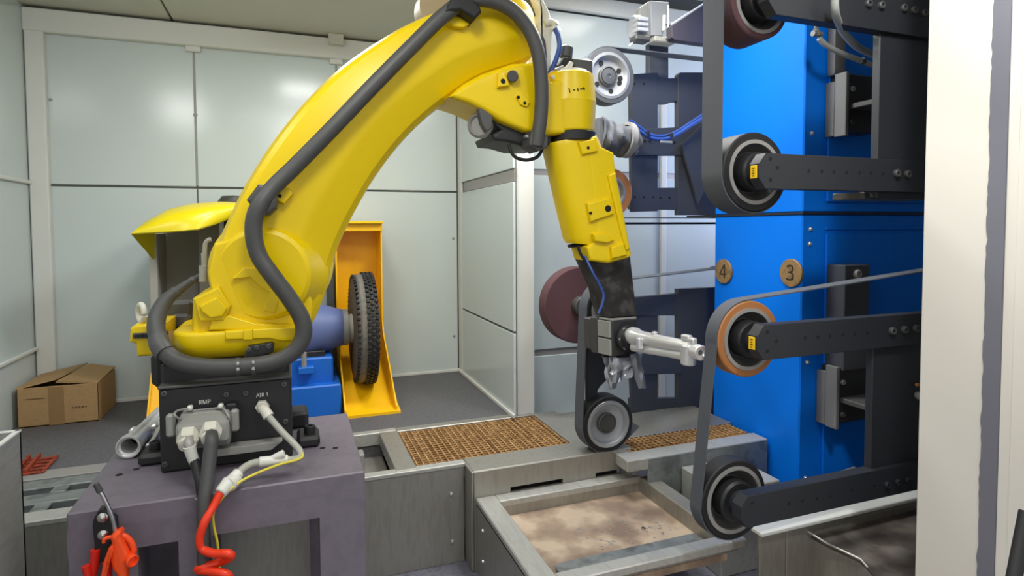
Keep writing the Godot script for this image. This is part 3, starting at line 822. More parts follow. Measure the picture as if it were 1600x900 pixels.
	var pl := obj("stop_plate", S().plate([Vector2(-0.1439, 0.6103), Vector2(-0.1272, 0.6495), Vector2(-0.0613, 0.6564), Vector2(-0.056, 0.6501), Vector2(-0.0582, 0.6268), Vector2(-0.0979, 0.6162)], -1.97, -1.925, 0.003), M.black_paint, tur)
	for p in [Vector3(-0.1254, 0.6407, -1.925), Vector3(-0.1041, 0.6449, -1.925), Vector3(-0.0703, 0.6462, -1.925)]: bolt(pl, p, F, 0.007, M.bolt_grey)
	var rb := obj("rear_block", S().plate([Vector2(-0.4681, 0.659), Vector2(-0.4653, 0.7002), Vector2(-0.4514, 0.7112), Vector2(-0.3668, 0.7121), Vector2(-0.3695, 0.6116), Vector2(-0.449, 0.612), Vector2(-0.4513, 0.6518)], -2.35, -2.08, 0.01), M.yellow, t)
	var vent := obj("vent", S().plate([Vector2(-0.4573, 0.6705), Vector2(-0.4569, 0.6861), Vector2(-0.3633, 0.6858), Vector2(-0.3638, 0.6659)], -2.09, -2.072, 0.002), M.hose, rb)
	for p in [Vector3(-0.446, 0.6784, -2.07), Vector3(-0.4325, 0.6794, -2.07), Vector3(-0.419, 0.6785, -2.07)]: bolt(vent, p, F, 0.006, M.black_paint)
	var ey := Vector3(-0.4411, 0.7416, -2.12)
	var loop := []
	for q in arc(Vector2(ey.x, ey.y), 0.026, 0, 345, 20): loop.append(Vector3(ey.x + (q.x - ey.x) * 0.5, q.y, ey.z + (q.x - ey.x) * 0.9))
	obj("eye_bolt", S().tube(loop, 0.0085, 10, 1).cyl(ey + Vector3(0, -0.07, 0), ey + Vector3(0, -0.03, 0), 0.02, 0.012, 14), M.nylon, t)
	# boxes behind the turret
	obj("motor_cover", S().span(Vector3(-0.414, 0.6591, -2.3), Vector3(-0.3191, 0.759, -2.25), 0.01), M.hose, t)
	obj("connector", S().box(Vector3(-0.3541, 0.6914, -2.28), Vector3(0.06, 0.05, 0.08), 0.01), M.bolt_grey, t)

	# shoulder and lower arm
	var sh := Vector3(-0.0813, 0.8604, -2)
	var ro: float = 0.1837
	var ri: float = 0.1457
	obj("shoulder", S().lathe([Vector2(0, 0.3), Vector2(ro - 0.02, 0.3), Vector2(ro, 0.28), Vector2(ro, 0.075), Vector2(ro - 0.012, 0.055), Vector2(ri + 0.012, 0.02), Vector2(ri + 0.004, 0.0), Vector2(ri - 0.004, -0.022), Vector2(ri - 0.016, -0.03), Vector2(0, -0.03)], sh, Vector3(0.15, 0.05, -1), 56), M.yellow, t, "", 25)
	obj("shoulder_facet", S().plate([Vector2(-0.1719, 0.8491), Vector2(-0.119, 0.8531), Vector2(-0.0947, 0.823), Vector2(-0.068, 0.8043), Vector2(-0.0854, 0.7501), Vector2(-0.0511, 0.7404), Vector2(-0.0314, 0.8087), Vector2(-0.0665, 0.8788), Vector2(-0.1378, 0.8847)], -1.98, -1.9655, 0.004), M.yellow, t)
	var L := [Vector2(-0.1085, 0.6715), Vector2(-0.1639, 0.7018), Vector2(-0.212, 0.7675), Vector2(-0.2311, 0.8769), Vector2(-0.2165, 0.9607), Vector2(-0.1781, 1.0528), Vector2(-0.13, 1.152), Vector2(-0.0561, 1.274), Vector2(0.0369, 1.3999), Vector2(0.159, 1.5317), Vector2(0.307, 1.6475), Vector2(0.3945, 1.7044), Vector2(0.4845, 1.7519), Vector2(0.5887, 1.7935), Vector2(0.6963, 1.825), Vector2(0.7702, 1.8391), Vector2(0.8355, 1.8243)]
	var R := [Vector2(0.0388, 0.6491), Vector2(0.0614, 0.6839), Vector2(0.0824, 0.7275), Vector2(0.1101, 0.8031), Vector2(0.1321, 0.8923), Vector2(0.1579, 0.9625), Vector2(0.2052, 1.0589), Vector2(0.2769, 1.1809), Vector2(0.3608, 1.2928), Vector2(0.458, 1.3926), Vector2(0.579, 1.4879), Vector2(0.6412, 1.529), Vector2(0.7069, 1.5595), Vector2(0.7689, 1.581), Vector2(0.8245, 1.6092), Vector2(0.8527, 1.6352), Vector2(0.8709, 1.7026)]
	var sec := [Vector2(0.0, 0.0), Vector2(0.012, 0.42), Vector2(0.05, 0.72), Vector2(0.10, 0.84), Vector2(0.28, 0.99), Vector2(0.35, 1.0), Vector2(0.60, 0.93), Vector2(0.68, 0.88), Vector2(0.93, 0.52), Vector2(0.985, 0.32), Vector2(1.0, 0.0)]
	var rings := []
	var n := L.size()
	for i in n * 3 - 2:
		var k := int(i / 3)
		var f := (i % 3) / 3.0
		var a: Vector2
		var b: Vector2
		if f == 0.0:
			a = L[k]
			b = R[k]
		else:
			a = L[k].cubic_interpolate(L[k + 1], L[max(k - 1, 0)], L[min(k + 2, n - 1)], f)
			b = R[k].cubic_interpolate(R[k + 1], R[max(k - 1, 0)], R[min(k + 2, n - 1)], f)
		var g := float(i) / (n * 3 - 3)
		var dep: float = lerp(0.125, 0.115, g) * (1.0 - 0.5 * pow(clampf((g - 0.88) / 0.12, 0, 1), 2.0)) * lerp(0.75, 1.0, clampf(g / 0.15, 0, 1))
		var ring := PackedVector3Array()
		for q in sec:
			var c := a.lerp(b, q.x)
			ring.append(Vector3(c.x, c.y, -2.1 + dep * q.y))
		for j in range(sec.size() - 2, 0, -1):
			var c := a.lerp(b, sec[j].x)
			ring.append(Vector3(c.x, c.y, -2.1 - dep * sec[j].y))
		rings.append(ring)
	obj("lower_arm", S().ring_loft(rings), M.yellow, t, "long curved yellow arm", 24)
	# lugs and clamps that carry the hose
	var lug := obj("hose_lug", S().plate([Vector2(-0.0531, 1.1037), Vector2(-0.0324, 1.1334), Vector2(-0.0031, 1.1262), Vector2(0.0077, 1.1086), Vector2(-0.0189, 1.0767), Vector2(-0.0407, 1.0863)], -2.0, -1.95, 0.005), M.yellow, t)
	hole_shade(lug, Vector3(-0.031, 1.1013, -1.95), F, 0.006)
	obj("hose_clamp", S().plate([Vector2(-0.1212, 1.0857), Vector2(-0.0888, 1.1318), Vector2(-0.0534, 1.1306), Vector2(-0.0362, 1.0925), Vector2(-0.0387, 1.0616), Vector2(-0.0587, 1.0423), Vector2(-0.0979, 1.0345), Vector2(-0.1043, 1.0631)], -1.985, -1.9, 0.012), M.hose, t)
	obj("hose_lug", S().plate([Vector2(0.4948, 1.6929), Vector2(0.5082, 1.7114), Vector2(0.5707, 1.7101), Vector2(0.5796, 1.6897), Vector2(0.5569, 1.6743), Vector2(0.5212, 1.6746)], -2.02, -1.955, 0.005), M.yellow, t)
	obj("hose_clamp", S().plate([Vector2(0.4776, 1.6983), Vector2(0.4996, 1.7445), Vector2(0.5568, 1.7685), Vector2(0.5988, 1.7359), Vector2(0.6054, 1.7155), Vector2(0.5806, 1.6872), Vector2(0.5606, 1.6976), Vector2(0.5342, 1.7112)], -1.99, -1.90, 0.01), M.black_rubber, t)
	obj("arm_notch", S().plate([Vector2(0.742, 1.7731), Vector2(0.7709, 1.7723), Vector2(0.8048, 1.7317), Vector2(0.7949, 1.6992), Vector2(0.7754, 1.7016), Vector2(0.7561, 1.7216)], -2.05, -1.978, 0.004), M.orange_paint, t)
	var gear := Vector3(0.5662, 1.8018, -2.2)
	obj("gear_cover", S().lathe([Vector2(0, -0.06), Vector2(0.1, -0.06), Vector2(0.12, -0.04), Vector2(0.12, 0.06), Vector2(0, 0.06)], gear, Vector3(0, 0, 1), 36), M.beige, t)

	# elbow casting and wrist drum
	var el := obj("elbow", S().plate([Vector2(0.5121, 1.4483), Vector2(0.5624, 1.4956), Vector2(0.632, 1.5364), Vector2(0.7466, 1.5821), Vector2(0.8402, 1.5951), Vector2(0.8754, 1.5662), Vector2(0.8956, 1.5311), Vector2(0.9471, 1.5492), Vector2(0.9573, 1.3444), Vector2(0.8825, 1.336), Vector2(0.7896, 1.3452), Vector2(0.6973, 1.3763), Vector2(0.6311, 1.4125), Vector2(0.5802, 1.4312)], -2.22, -1.985, 0.016), M.yellow, t)
	obj("elbow_lug", S().plate([Vector2(0.6832, 1.4885), Vector2(0.6835, 1.5372), Vector2(0.6977, 1.5384), Vector2(0.7167, 1.5222), Vector2(0.7262, 1.4962)], -2.0, -1.965, 0.004), M.yellow, el)
	hole_shade(el, Vector3(0.7, 1.5096, -1.965), F, 0.009)
	obj("elbow_pin", S().cyl(Vector3(0.7451, 1.5369, -1.99), Vector3(0.732, 1.5274, -1.955), 0.02, -1.0, 20, 0.003), M.hose, el)
	obj("elbow_pad", S().plate([Vector2(0.7549, 1.4626), Vector2(0.7745, 1.4797), Vector2(0.8062, 1.4481), Vector2(0.7939, 1.4292), Vector2(0.7694, 1.4366)], -1.995, -1.975, 0.003), M.yellow, el)
	for p in [Vector3(0.7608, 1.4609, -1.975), Vector3(0.785, 1.4424, -1.975)]: hole_shade(el, p, F, 0.006)
	var A := Vector3(0.9969, 1.577, -2.06)
	var B := Vector3(1.0022, 1.358, -2.06)
	var rr: float = 0.0998
	obj("wrist_drum", S().lathe([Vector2(0, 0.0), Vector2(rr * 0.88, 0.0), Vector2(rr * 0.93, 0.004), Vector2(rr * 0.96, 0.02), Vector2(rr * 1.02, 0.1), Vector2(rr * 1.035, 0.106), Vector2(rr * 1.02, 0.114), Vector2(rr * 0.985, 0.16), Vector2(rr * 0.93, (B - A).length() - 0.008), Vector2(rr * 0.88, (B - A).length()), Vector2(0, (B - A).length())], A, B - A, 56), M.yellow, t, "", 22)
	var mk := obj("wrist_cap", S().lathe([Vector2(0, -0.012), Vector2(rr * 0.72, -0.012), Vector2(rr * 0.78, 0.0), Vector2(0, 0.0)], A, B - A, 40), M.nylon, t)
	# marker strokes on the drum
	var strokes := [Vector3(0.9563, 1.5051, -1.955), Vector3(0.9601, 1.4894, -1.955), Vector3(0.9704, 1.4989, -1.955), Vector3(0.9781, 1.4999, -1.955), Vector3(0.9859, 1.5062, -1.955), Vector3(0.9892, 1.495, -1.955), Vector3(0.9949, 1.5035, -1.955), Vector3(1.0157, 1.5083, -1.955), Vector3(1.0105, 1.5127, -1.955), Vector3(1.0131, 1.5014, -1.955)]
	for i in range(0, strokes.size(), 2):
		var da: Vector3 = strokes[i]
		var db: Vector3 = strokes[i + 1]
		var out := func(p: Vector3) -> Vector3:
			var ax := (B - A).normalized()
			var foot := A + ax * (p - A).dot(ax)
			var y := (p - A).dot(ax)
			var rad: float = rr * lerp(0.96, 1.0, clampf((y - 0.02) / 0.085, 0, 1))
			var lx: float = (p - foot).x
			return Vector3(p.x, foot.y, foot.z + sqrt(max(0.0, rad * rad - lx * lx)))
		obj("marker_stroke", S().tube([out.call(da), out.call(da.lerp(db, 0.5)), out.call(db)], 0.003, 6, 1), M.ink, t)
	var C := Vector3(1.0076, 1.3607, -2.06)
	var D := Vector3(1.0022, 1.3241, -2.06)
	obj("wrist_ring", S().cyl(C, D + Vector3(0.006, 0, 0), rr * 0.94, -1.0, 48, 0.003), M.black_rubber, t)
	# forearm: rounded tapering shell, flat cover on its right
	var fl := [Vector2(0.8958, 1.3121), Vector2(0.901, 1.2932), Vector2(0.9218, 1.2076), Vector2(0.9535, 1.0825), Vector2(0.9857, 0.9604), Vector2(0.9965, 0.9406)]
	var fr := [Vector2(1.1009, 1.3556), Vector2(1.1121, 1.3315), Vector2(1.1545, 1.234), Vector2(1.1978, 1.0946), Vector2(1.2155, 0.9783), Vector2(1.2041, 0.9277)]
	rings = []
	for i in fl.size():
		var ring := PackedVector3Array()
		var k: float = [0.9, 1.0, 1.0, 1.0, 0.96, 0.86][i]
		for j in 32:
			var an := TAU * j / 32.0
			var cx: float = pow(abs(cos(an)), 0.72) * sign(cos(an))
			var cz: float = pow(abs(sin(an)), 0.72) * sign(sin(an))
			var c: Vector2 = fl[i].lerp(fr[i], 0.5 - 0.5 * cx)
			ring.append(Vector3(c.x, c.y, -2.06 + cz * 0.085 * k))
		rings.append(ring)
	var fo := obj("forearm", S().ring_loft(rings), M.yellow, t, "", 30)
	obj("forearm_cover", S().plate([Vector2(1.0312, 1.3386), Vector2(1.0716, 1.3406), Vector2(1.0906, 1.3032), Vector2(1.1484, 1.2814), Vector2(1.1569, 1.2137), Vector2(1.1854, 1.0872), Vector2(1.2026, 1.0084), Vector2(1.2287, 0.8941), Vector2(1.2145, 0.882), Vector2(1.1245, 0.8643), Vector2(1.0477, 0.8759), Vector2(1.0315, 0.927), Vector2(1.0803, 0.9603), Vector2(1.0529, 1.134)], -2.12, -1.975, 0.01), M.yellow, fo)
	obj("cover_step", S().plate([Vector2(1.1152, 1.1963), Vector2(1.1481, 1.2068), Vector2(1.1934, 1.0083), Vector2(1.2135, 0.9198), Vector2(1.1938, 0.9104), Vector2(1.157, 1.0376)], -2.1, -1.965, 0.006), M.yellow, fo)
	obj("pad", S().plate([Vector2(0.9918, 1.3135), Vector2(1.0582, 1.3283), Vector2(1.0717, 1.2814), Vector2(1.0076, 1.2671)], -2.0, -1.962, 0.006), M.yellow, fo)
	obj("pad", S().plate([Vector2(1.0264, 1.0897), Vector2(1.1236, 1.1124), Vector2(1.1431, 1.0497), Vector2(1.0425, 1.0207)], -2.0, -1.962, 0.006), M.yellow, fo)
	obj("pad", S().plate([Vector2(1.1268, 0.9263), Vector2(1.1822, 0.9425), Vector2(1.1993, 0.8933), Vector2(1.1324, 0.8825)], -2.0, -1.96, 0.006), M.yellow, fo)
	obj("rib", S().plate([Vector2(1.0506, 0.9752), Vector2(1.0966, 0.9797), Vector2(1.1434, 0.9526), Vector2(1.1104, 0.9409), Vector2(1.0587, 0.9488)], -2.0, -1.958, 0.006), M.yellow, fo)
	for p in [Vector3(1.0301, 1.2934, -1.962), Vector3(1.0409, 1.0537, -1.962), Vector3(1.1551, 0.9141, -1.962)]: hole_shade(fo, p, F, 0.006)
	hole_shade(fo, Vector3(1.1135, 1.0707, -1.962), F, 0.013)
	obj("arm_opening", S().lathe([Vector2(0, 0), Vector2(0.042, 0), Vector2(0.04, 0.008), Vector2(0, 0.008)], Vector3(1.0375, 0.9376, -2.06), Vector3(0.15, -1, 0), 28), M.hole_shade, fo)  # black disc, the shade of the open end put into its colour
	# dark motors under the elbow
	var mo := obj("wrist_motor", S().plate([Vector2(0.607, 1.4779), Vector2(0.6436, 1.4991), Vector2(0.6655, 1.4798), Vector2(0.7122, 1.4222), Vector2(0.7828, 1.379), Vector2(0.8604, 1.3592), Vector2(0.9132, 1.3473), Vector2(0.9131, 1.3108), Vector2(0.8812, 1.2974), Vector2(0.7978, 1.2963), Vector2(0.7367, 1.3103), Vector2(0.6866, 1.3128), Vector2(0.6768, 1.3358), Vector2(0.7068, 1.3514), Vector2(0.6623, 1.3865), Vector2(0.6333, 1.4358)], -2.24, -2.02, 0.01), M.black_paint, t)
	obj("motor_strap", S().plate([Vector2(0.6172, 1.4293), Vector2(0.6407, 1.4397), Vector2(0.6735, 1.3973), Vector2(0.6685, 1.3523), Vector2(0.6494, 1.3379), Vector2(0.6308, 1.3681)], -2.03, -1.995, 0.004), M.bolt_grey, mo)
	obj("round_connector", S().lathe([Vector2(0, 0), Vector2(0.04, 0), Vector2(0.046, 0.01), Vector2(0.046, 0.03), Vector2(0.036, 0.04), Vector2(0.03, 0.03), Vector2(0, 0.03)], Vector3(0.6521, 1.3701, -2.06), Vector3(-0.55, -0.15, 0.8), 24), M.ring_grey, mo)
	obj("clip", S().plate([Vector2(0.7886, 1.3315), Vector2(0.8331, 1.3245), Vector2(0.8306, 1.313), Vector2(0.7885, 1.3224)], -2.0, -1.975, 0.002), M.alu, mo)
	obj("clamp_block", S().plate([Vector2(0.8014, 1.3427), Vector2(0.8661, 1.3323), Vector2(0.8635, 1.2863), Vector2(0.8259, 1.271), Vector2(0.7913, 1.2923)], -2.04, -1.95, 0.006), M.hose, mo)
	obj("loop_cable", S().tube([Vector3(0.733, 1.3015, -2), Vector3(0.7402, 1.2746, -2), Vector3(0.7597, 1.2526, -2), Vector3(0.7991, 1.2448, -2), Vector3(0.8392, 1.2555, -2), Vector3(0.8595, 1.2794, -2), Vector3(0.8646, 1.3028, -2)], 0.0065, 8), M.black_rubber, t)
	# fittings on top of the wrist
	var ft := obj("valve_block", S().plate([Vector2(0.8911, 1.7706), Vector2(0.9018, 1.82), Vector2(0.8756, 1.879), Vector2(0.902, 1.8824), Vector2(0.9392, 1.8196), Vector2(0.9498, 1.753), Vector2(0.9441, 1.6065), Vector2(0.9117, 1.5502), Vector2(0.8852, 1.5675)], -2.2, -2.1, 0.006), M.nylon, t)
	obj("valve_stem", S().span(Vector3(0.8612, 1.8203, -2.15), Vector3(0.9306, 1.9199, -2.2), 0.005), M.bolt_grey, ft)
	obj("elbow_fitting", S().tube([Vector3(0.9143, 1.7717, -2.1), Vector3(0.9409, 1.7819, -2.1), Vector3(0.9569, 1.7741, -2.1), Vector3(0.9569, 1.7525, -2.1)], 0.014, 10), M.nylon, ft)
	for p in [Vector3(0.9604, 1.7786, -2.09), Vector3(0.9684, 1.753, -2.09)]: bolt(ft, p, Vector3(0.5, 0.3, 0.8), 0.009, M.alu)
	obj("dark_inset", S().plate([Vector2(0.9015, 1.7353), Vector2(0.9172, 1.7035), Vector2(0.9224, 1.6465), Vector2(0.9064, 1.6114), Vector2(0.8908, 1.6674)], -2.11, -2.09, 0.002), M.hose, ft)
	obj("blue_hose", S().tube([Vector3(0.9504, 1.7551, -2.08), Vector3(0.9637, 1.7279, -2.08), Vector3(0.969, 1.6853, -2.08), Vector3(0.9529, 1.6334, -2.08), Vector3(0.9315, 1.5907, -2.08), Vector3(0.9209, 1.5611, -2.08)], 0.0095, 10), M.blue_hose, t)
	var kb := obj("black_knob", S().cyl(Vector3(1.0054, 1.6532, -2.1), Vector3(1.0109, 1.6976, -2.1), 0.025, -1.0, 24, 0.004), M.hose, t)
	obj("knob_stem", S().cyl(Vector3(1.0054, 1.6191, -2.1), Vector3(1.0054, 1.6556, -2.1), 0.012, -1.0, 14), M.nylon, kb)
	obj("tee_fitting", S().cyl(Vector3(0.989, 1.6225, -2.1), Vector3(1.0023, 1.6183, -2.06), 0.026, 0.024, 8).cyl(Vector3(1.0163, 1.6323, -2.1), Vector3(1.0994, 1.6472, -2.1), 0.013, -1.0, 14), M.nylon, t)
	obj("hex_nut", S().cyl(Vector3(0.9937, 1.623, -2.11), Vector3(0.9894, 1.6122, -2.05), 0.03, -1.0, 6), M.black_rubber, t)
	obj("cap_nut", S().cyl(Vector3(1.0659, 1.6343, -2.1), Vector3(1.0994, 1.6373, -2.1), 0.02, -1.0, 14, 0.003), M.bolt_grey, t)
	obj("pressure_switch", S().span(Vector3(1.0104, 1.5758, -2.06), Vector3(1.1014, 1.6451, -2.12), 0.004), M.bolt_grey, t)
	obj("lever", S().tube([Vector3(0.9098, 1.5462, -2.02), Vector3(0.967, 1.5838, -2.02), Vector3(0.9908, 1.6141, -2.02)], [0.014, 0.012, 0.009], 8), M.nylon, t)
	obj("side_spring", S().cyl(Vector3(0.9253, 1.5755, -2.02), Vector3(0.9566, 1.5946, -2.02), 0.012, 0.008, 10), M.plug_grey, t)

	# the black hose
	var hr: float = 0.0248
	var hs := obj("cable_hose", S().tube([Vector3(0.8225, 1.2911, -1.96), Vector3(0.8359, 1.3984, -1.95), Vector3(0.8343, 1.508, -1.94), Vector3(0.8158, 1.6143, -1.93), Vector3(0.7777, 1.6934, -1.93), Vector3(0.7144, 1.7466, -1.93), Vector3(0.6342, 1.7664, -1.93), Vector3(0.5516, 1.7496, -1.93), Vector3(0.4751, 1.6905, -1.93), Vector3(0.3686, 1.5786, -1.93), Vector3(0.2454, 1.4448, -1.93), Vector3(0.1268, 1.3121, -1.93), Vector3(0.0165, 1.1922, -1.93), Vector3(-0.0461, 1.1263, -1.92), Vector3(-0.087, 1.0678, -1.9), Vector3(-0.1039, 1.0039, -1.9), Vector3(-0.0934, 0.9284, -1.9), Vector3(-0.0559, 0.8636, -1.89), Vector3(-0.0094, 0.793, -1.89), Vector3(0.0255, 0.7255, -1.89), Vector3(0.0263, 0.6709, -1.89), Vector3(-0.0036, 0.6284, -1.89), Vector3(-0.0612, 0.6041, -1.89), Vector3(-0.1567, 0.5989, -1.89), Vector3(-0.2414, 0.6041, -1.9), Vector3(-0.3029, 0.6162, -1.92), Vector3(-0.3478, 0.6454, -1.95), Vector3(-0.3751, 0.689, -1.99), Vector3(-0.383, 0.7331, -2.03), Vector3(-0.3704, 0.7768, -2.08), Vector3(-0.3394, 0.8072, -2.12), Vector3(-0.3048, 0.8332, -2.16), Vector3(-0.272, 0.8522, -2.2)], [hr, hr, hr, hr, hr, hr, hr, hr, hr, hr, hr, hr, hr, hr, hr, hr, hr, hr, hr, hr, hr, hr, hr, hr, hr, hr, hr, hr, hr, hr * 0.9, hr * 0.62, hr * 0.45, hr * 0.35], 18, 7), M.hose, t, "thick black corrugated-look hose along the arm")
	obj("hose_sleeve", S().tube([Vector3(-0.3727, 0.6821, -1.985), Vector3(-0.3647, 0.6625, -1.965), Vector3(-0.347, 0.6426, -1.945)], hr * 1.1, 18, 3), M.bolt_grey, hs)
	for p in [Vector3(-0.1508, 0.6138, -1.862), Vector3(-0.1102, 0.6142, -1.862), Vector3(-0.1512, 0.5971, -1.862), Vector3(-0.1106, 0.5954, -1.862)]: bolt(hs, p, F, 0.0045, M.alu, "clamp_screw")
	for q in [[Vector3(-0.1533, 0.5986, -1.89), Vector3(1, 0.02, 0)], [Vector3(-0.1121, 0.597, -1.89), Vector3(1, 0.03, 0)], [Vector3(-0.3432, 0.8043, -2.11), Vector3(0.8, 0.6, -0.2)], [Vector3(-0.3029, 0.8352, -2.16), Vector3(0.8, 0.5, -0.2)]]:
		var k: float = 1.06 if q[0].z > -2.0 else (0.72 if q[0].z > -2.13 else 0.5)
		obj("hose_band", S().lathe([Vector2(hr * k * 0.8, -0.006), Vector2(hr * k, -0.006), Vector2(hr * k, 0.006), Vector2(hr * k * 0.8, 0.006)], q[0], q[1], 20, true), M.bolt_grey, hs)
	obj("clamp_tab", S().box(Vector3(-0.1579, 0.5779, -1.9), Vector3(0.018, 0.005, 0.02), 0.001), M.nylon, hs)
	obj("side_fittings", S().tube([Vector3(-0.2667, 0.9246, -2.14), Vector3(-0.2658, 0.8832, -2.14), Vector3(-0.2704, 0.8481, -2.14)], 0.008, 8).cyl(Vector3(-0.267, 0.8844, -2.12), Vector3(-0.2682, 0.8331, -2.12), 0.012, -1.0, 10), M.plug_grey, t)
	obj("side_pipe", S().tube([Vector3(-0.2711, 0.8905, -2.2), Vector3(-0.2698, 0.9437, -2.2), Vector3(-0.2618, 0.9627, -2.2), Vector3(-0.2502, 0.9668, -2.2)], 0.007, 8), M.plug_grey, t)

func robot_tool() -> void:
	# black adapter and gripper on the wrist, the casting it holds
	var t := thing("gripper", "dark block gripper with black adapter hanging from the robot's wrist", "gripper", Vector3(1.1841, 0.8621, -2.06))
	obj("adapter", S().plate([Vector2(1.0628, 0.8904), Vector2(1.1526, 0.8785), Vector2(1.2594, 0.9017), Vector2(1.2807, 0.7448), Vector2(1.29, 0.6799), Vector2(1.2961, 0.6434), Vector2(1.1646, 0.6457), Vector2(1.1474, 0.6872), Vector2(1.1302, 0.7586)], -2.16, -2.04, 0.008), M.worn_black, t)
	var P0 := Vector3(1.2298, 0.5677, -1.99)
	var P1 := Vector3(1.2745, 0.58, -1.64)
	var w := (P1 - P0).normalized()
	var u := Vector3.UP.cross(w).normalized()
	var v := w.cross(u)
	var bs := Basis(u, v, w)
	obj("body", S().box(P0 - w * 0.075, Vector3(0.125, 0.14, 0.085), 0.004, bs), M.plinth_tool, t)
	obj("side_plate", S().box(P0 - w * 0.078 - u * 0.066 + v * 0.035, Vector3(0.01, 0.064, 0.08), 0.002, bs), M.plug_grey, t)
	obj("side_plate", S().box(P0 - w * 0.078 - u * 0.066 - v * 0.035, Vector3(0.01, 0.064, 0.08), 0.002, bs), M.plug_grey, t)
	obj("top_plate", S().box(P0 - w * 0.078 + v * 0.073, Vector3(0.125, 0.008, 0.084), 0.002, bs), M.plug_grey, t)
	obj("rear_block", S().box(P0 - w * 0.16, Vector3(0.12, 0.15, 0.05), 0.006, bs), M.hose, t)
	obj("rear_block", S().box(P0 - w * 0.215, Vector3(0.11, 0.13, 0.05), 0.006, bs), M.hose, t)
	obj("chuck", S().lathe([Vector2(0, -0.035), Vector2(0.05, -0.035), Vector2(0.052, -0.012), Vector2(0.04, -0.006), Vector2(0.036, 0.012), Vector2(0, 0.012)], P0, w, 32), M.black_paint, t)
	for k in 6:
		var a := TAU * k / 6.0
		bolt(t, P0 + (u * cos(a) + v * sin(a)) * 0.043 - w * 0.012, w, 0.006, M.plug_grey)
	obj("blue_cable", S().tube([Vector3(1.0369, 0.8931, -2), Vector3(1.0535, 0.8341, -1.97), Vector3(1.0833, 0.785, -1.97), Vector3(1.0997, 0.748, -1.97), Vector3(1.0944, 0.7119, -1.97), Vector3(1.0781, 0.6764, -1.97)], 0.0045, 8), M.blue_hose, t)
	obj("black_cable", S().tube([Vector3(1.0073, 0.9298, -2), Vector3(1.0207, 0.8983, -2), Vector3(1.0477, 0.8638, -2), Vector3(1.0805, 0.8313, -2)], 0.006, 8), M.black_rubber, t)
	# crumpled foil under the gripper
	var fo := thing("foil_wrap", "crumpled grey plastic wrap hanging in tatters under the gripper", "wrap", Vector3(1.2233, 0.4371, -2.06))
	var rng := RandomNumberGenerator.new()
	rng.seed = 7
	for s in [[Vector3(1.185, 0.4853, -2.08), Vector3(1.1856, 0.3603, -2.05), 0.035], [Vector3(1.2113, 0.4892, -2.05), Vector3(1.1825, 0.3962, -2.02), 0.04], [Vector3(1.2519, 0.49, -2.03), Vector3(1.2222, 0.4125, -2), 0.05], [Vector3(1.2565, 0.5058, -2), Vector3(1.2765, 0.3716, -1.98), 0.03]]:
		var a: Vector3 = s[0]
		var b: Vector3 = s[1]
		var rings := []
		for i in 7:
			var f := i / 6.0
			var c := a.lerp(b, f)
			var ring := PackedVector3Array()
			for j in 10:
				var an := TAU * j / 10.0
				var r: float = s[2] * lerp(1.0, 0.55, f) * rng.randf_range(0.65, 1.2)
				ring.append(c + Vector3(cos(an) * r, rng.randf_range(-0.004, 0.004), sin(an) * r * 0.6))
			rings.append(ring)
		obj("crumple", S().ring_loft(rings), M.foil, fo, "", 20)
	# the part being ground
	var k := thing("aluminium_casting", "bright aluminium tube casting held by the gripper against the tan wheel", "casting", P0)
	var L := (P1 - P0).length()
	obj("tube", S().lathe([Vector2(0, 0.0), Vector2(0.03, 0.0), Vector2(0.034, 0.01), Vector2(0.034, 0.035), Vector2(0.026, 0.055), Vector2(0.022, L * 0.5), Vector2(0.02, L - 0.03), Vector2(0, L - 0.02)], P0 + v * 0.012, w, 28), M.cast_alu, k)
	obj("lower_rib", S().tube([P0 - v * 0.028 + w * 0.02, P0 - v * 0.03 + w * 0.08, P0 - v * 0.026 + w * (L * 0.6), P0 - v * 0.022 + w * (L - 0.05)], [0.02, 0.016, 0.014, 0.018], 14), M.cast_alu, k)
	obj("web", S().box(P0 - v * 0.01 + w * (L * 0.5), Vector3(0.012, 0.04, L * 0.8), 0.003, bs), M.cast_alu, k)
	obj("clamp_lug", S().cyl(P1 - w * 0.045 - v * 0.05, P1 - w * 0.04 + v * 0.02, 0.026, 0.028, 20, 0.004), M.cast_alu, k)
	obj("axle_eye", S().lathe([Vector2(0.009, -0.03), Vector2(0.026, -0.03), Vector2(0.026, 0.02), Vector2(0.023, 0.024), Vector2(0.014, 0.024), Vector2(0.009, 0.018)], P1, (w + Vector3(-0.25, 0, 0.5)).normalized(), 24, true), M.cast_alu, k)
	obj("bracket", S().box(P1 - w * 0.05 + v * 0.042, Vector3(0.022, 0.02, 0.04), 0.004, bs).box(P1 - w * 0.02 + v * 0.034, Vector3(0.02, 0.022, 0.024), 0.004, bs), M.cast_alu, k)
	obj("boss", S().box(P0 + w * 0.09 - v * 0.005 - u * 0.03, Vector3(0.02, 0.045, 0.022), 0.004, bs).box(P0 + w * 0.14 + v * 0.035, Vector3(0.02, 0.018, 0.02), 0.004, bs), M.cast_alu, k)

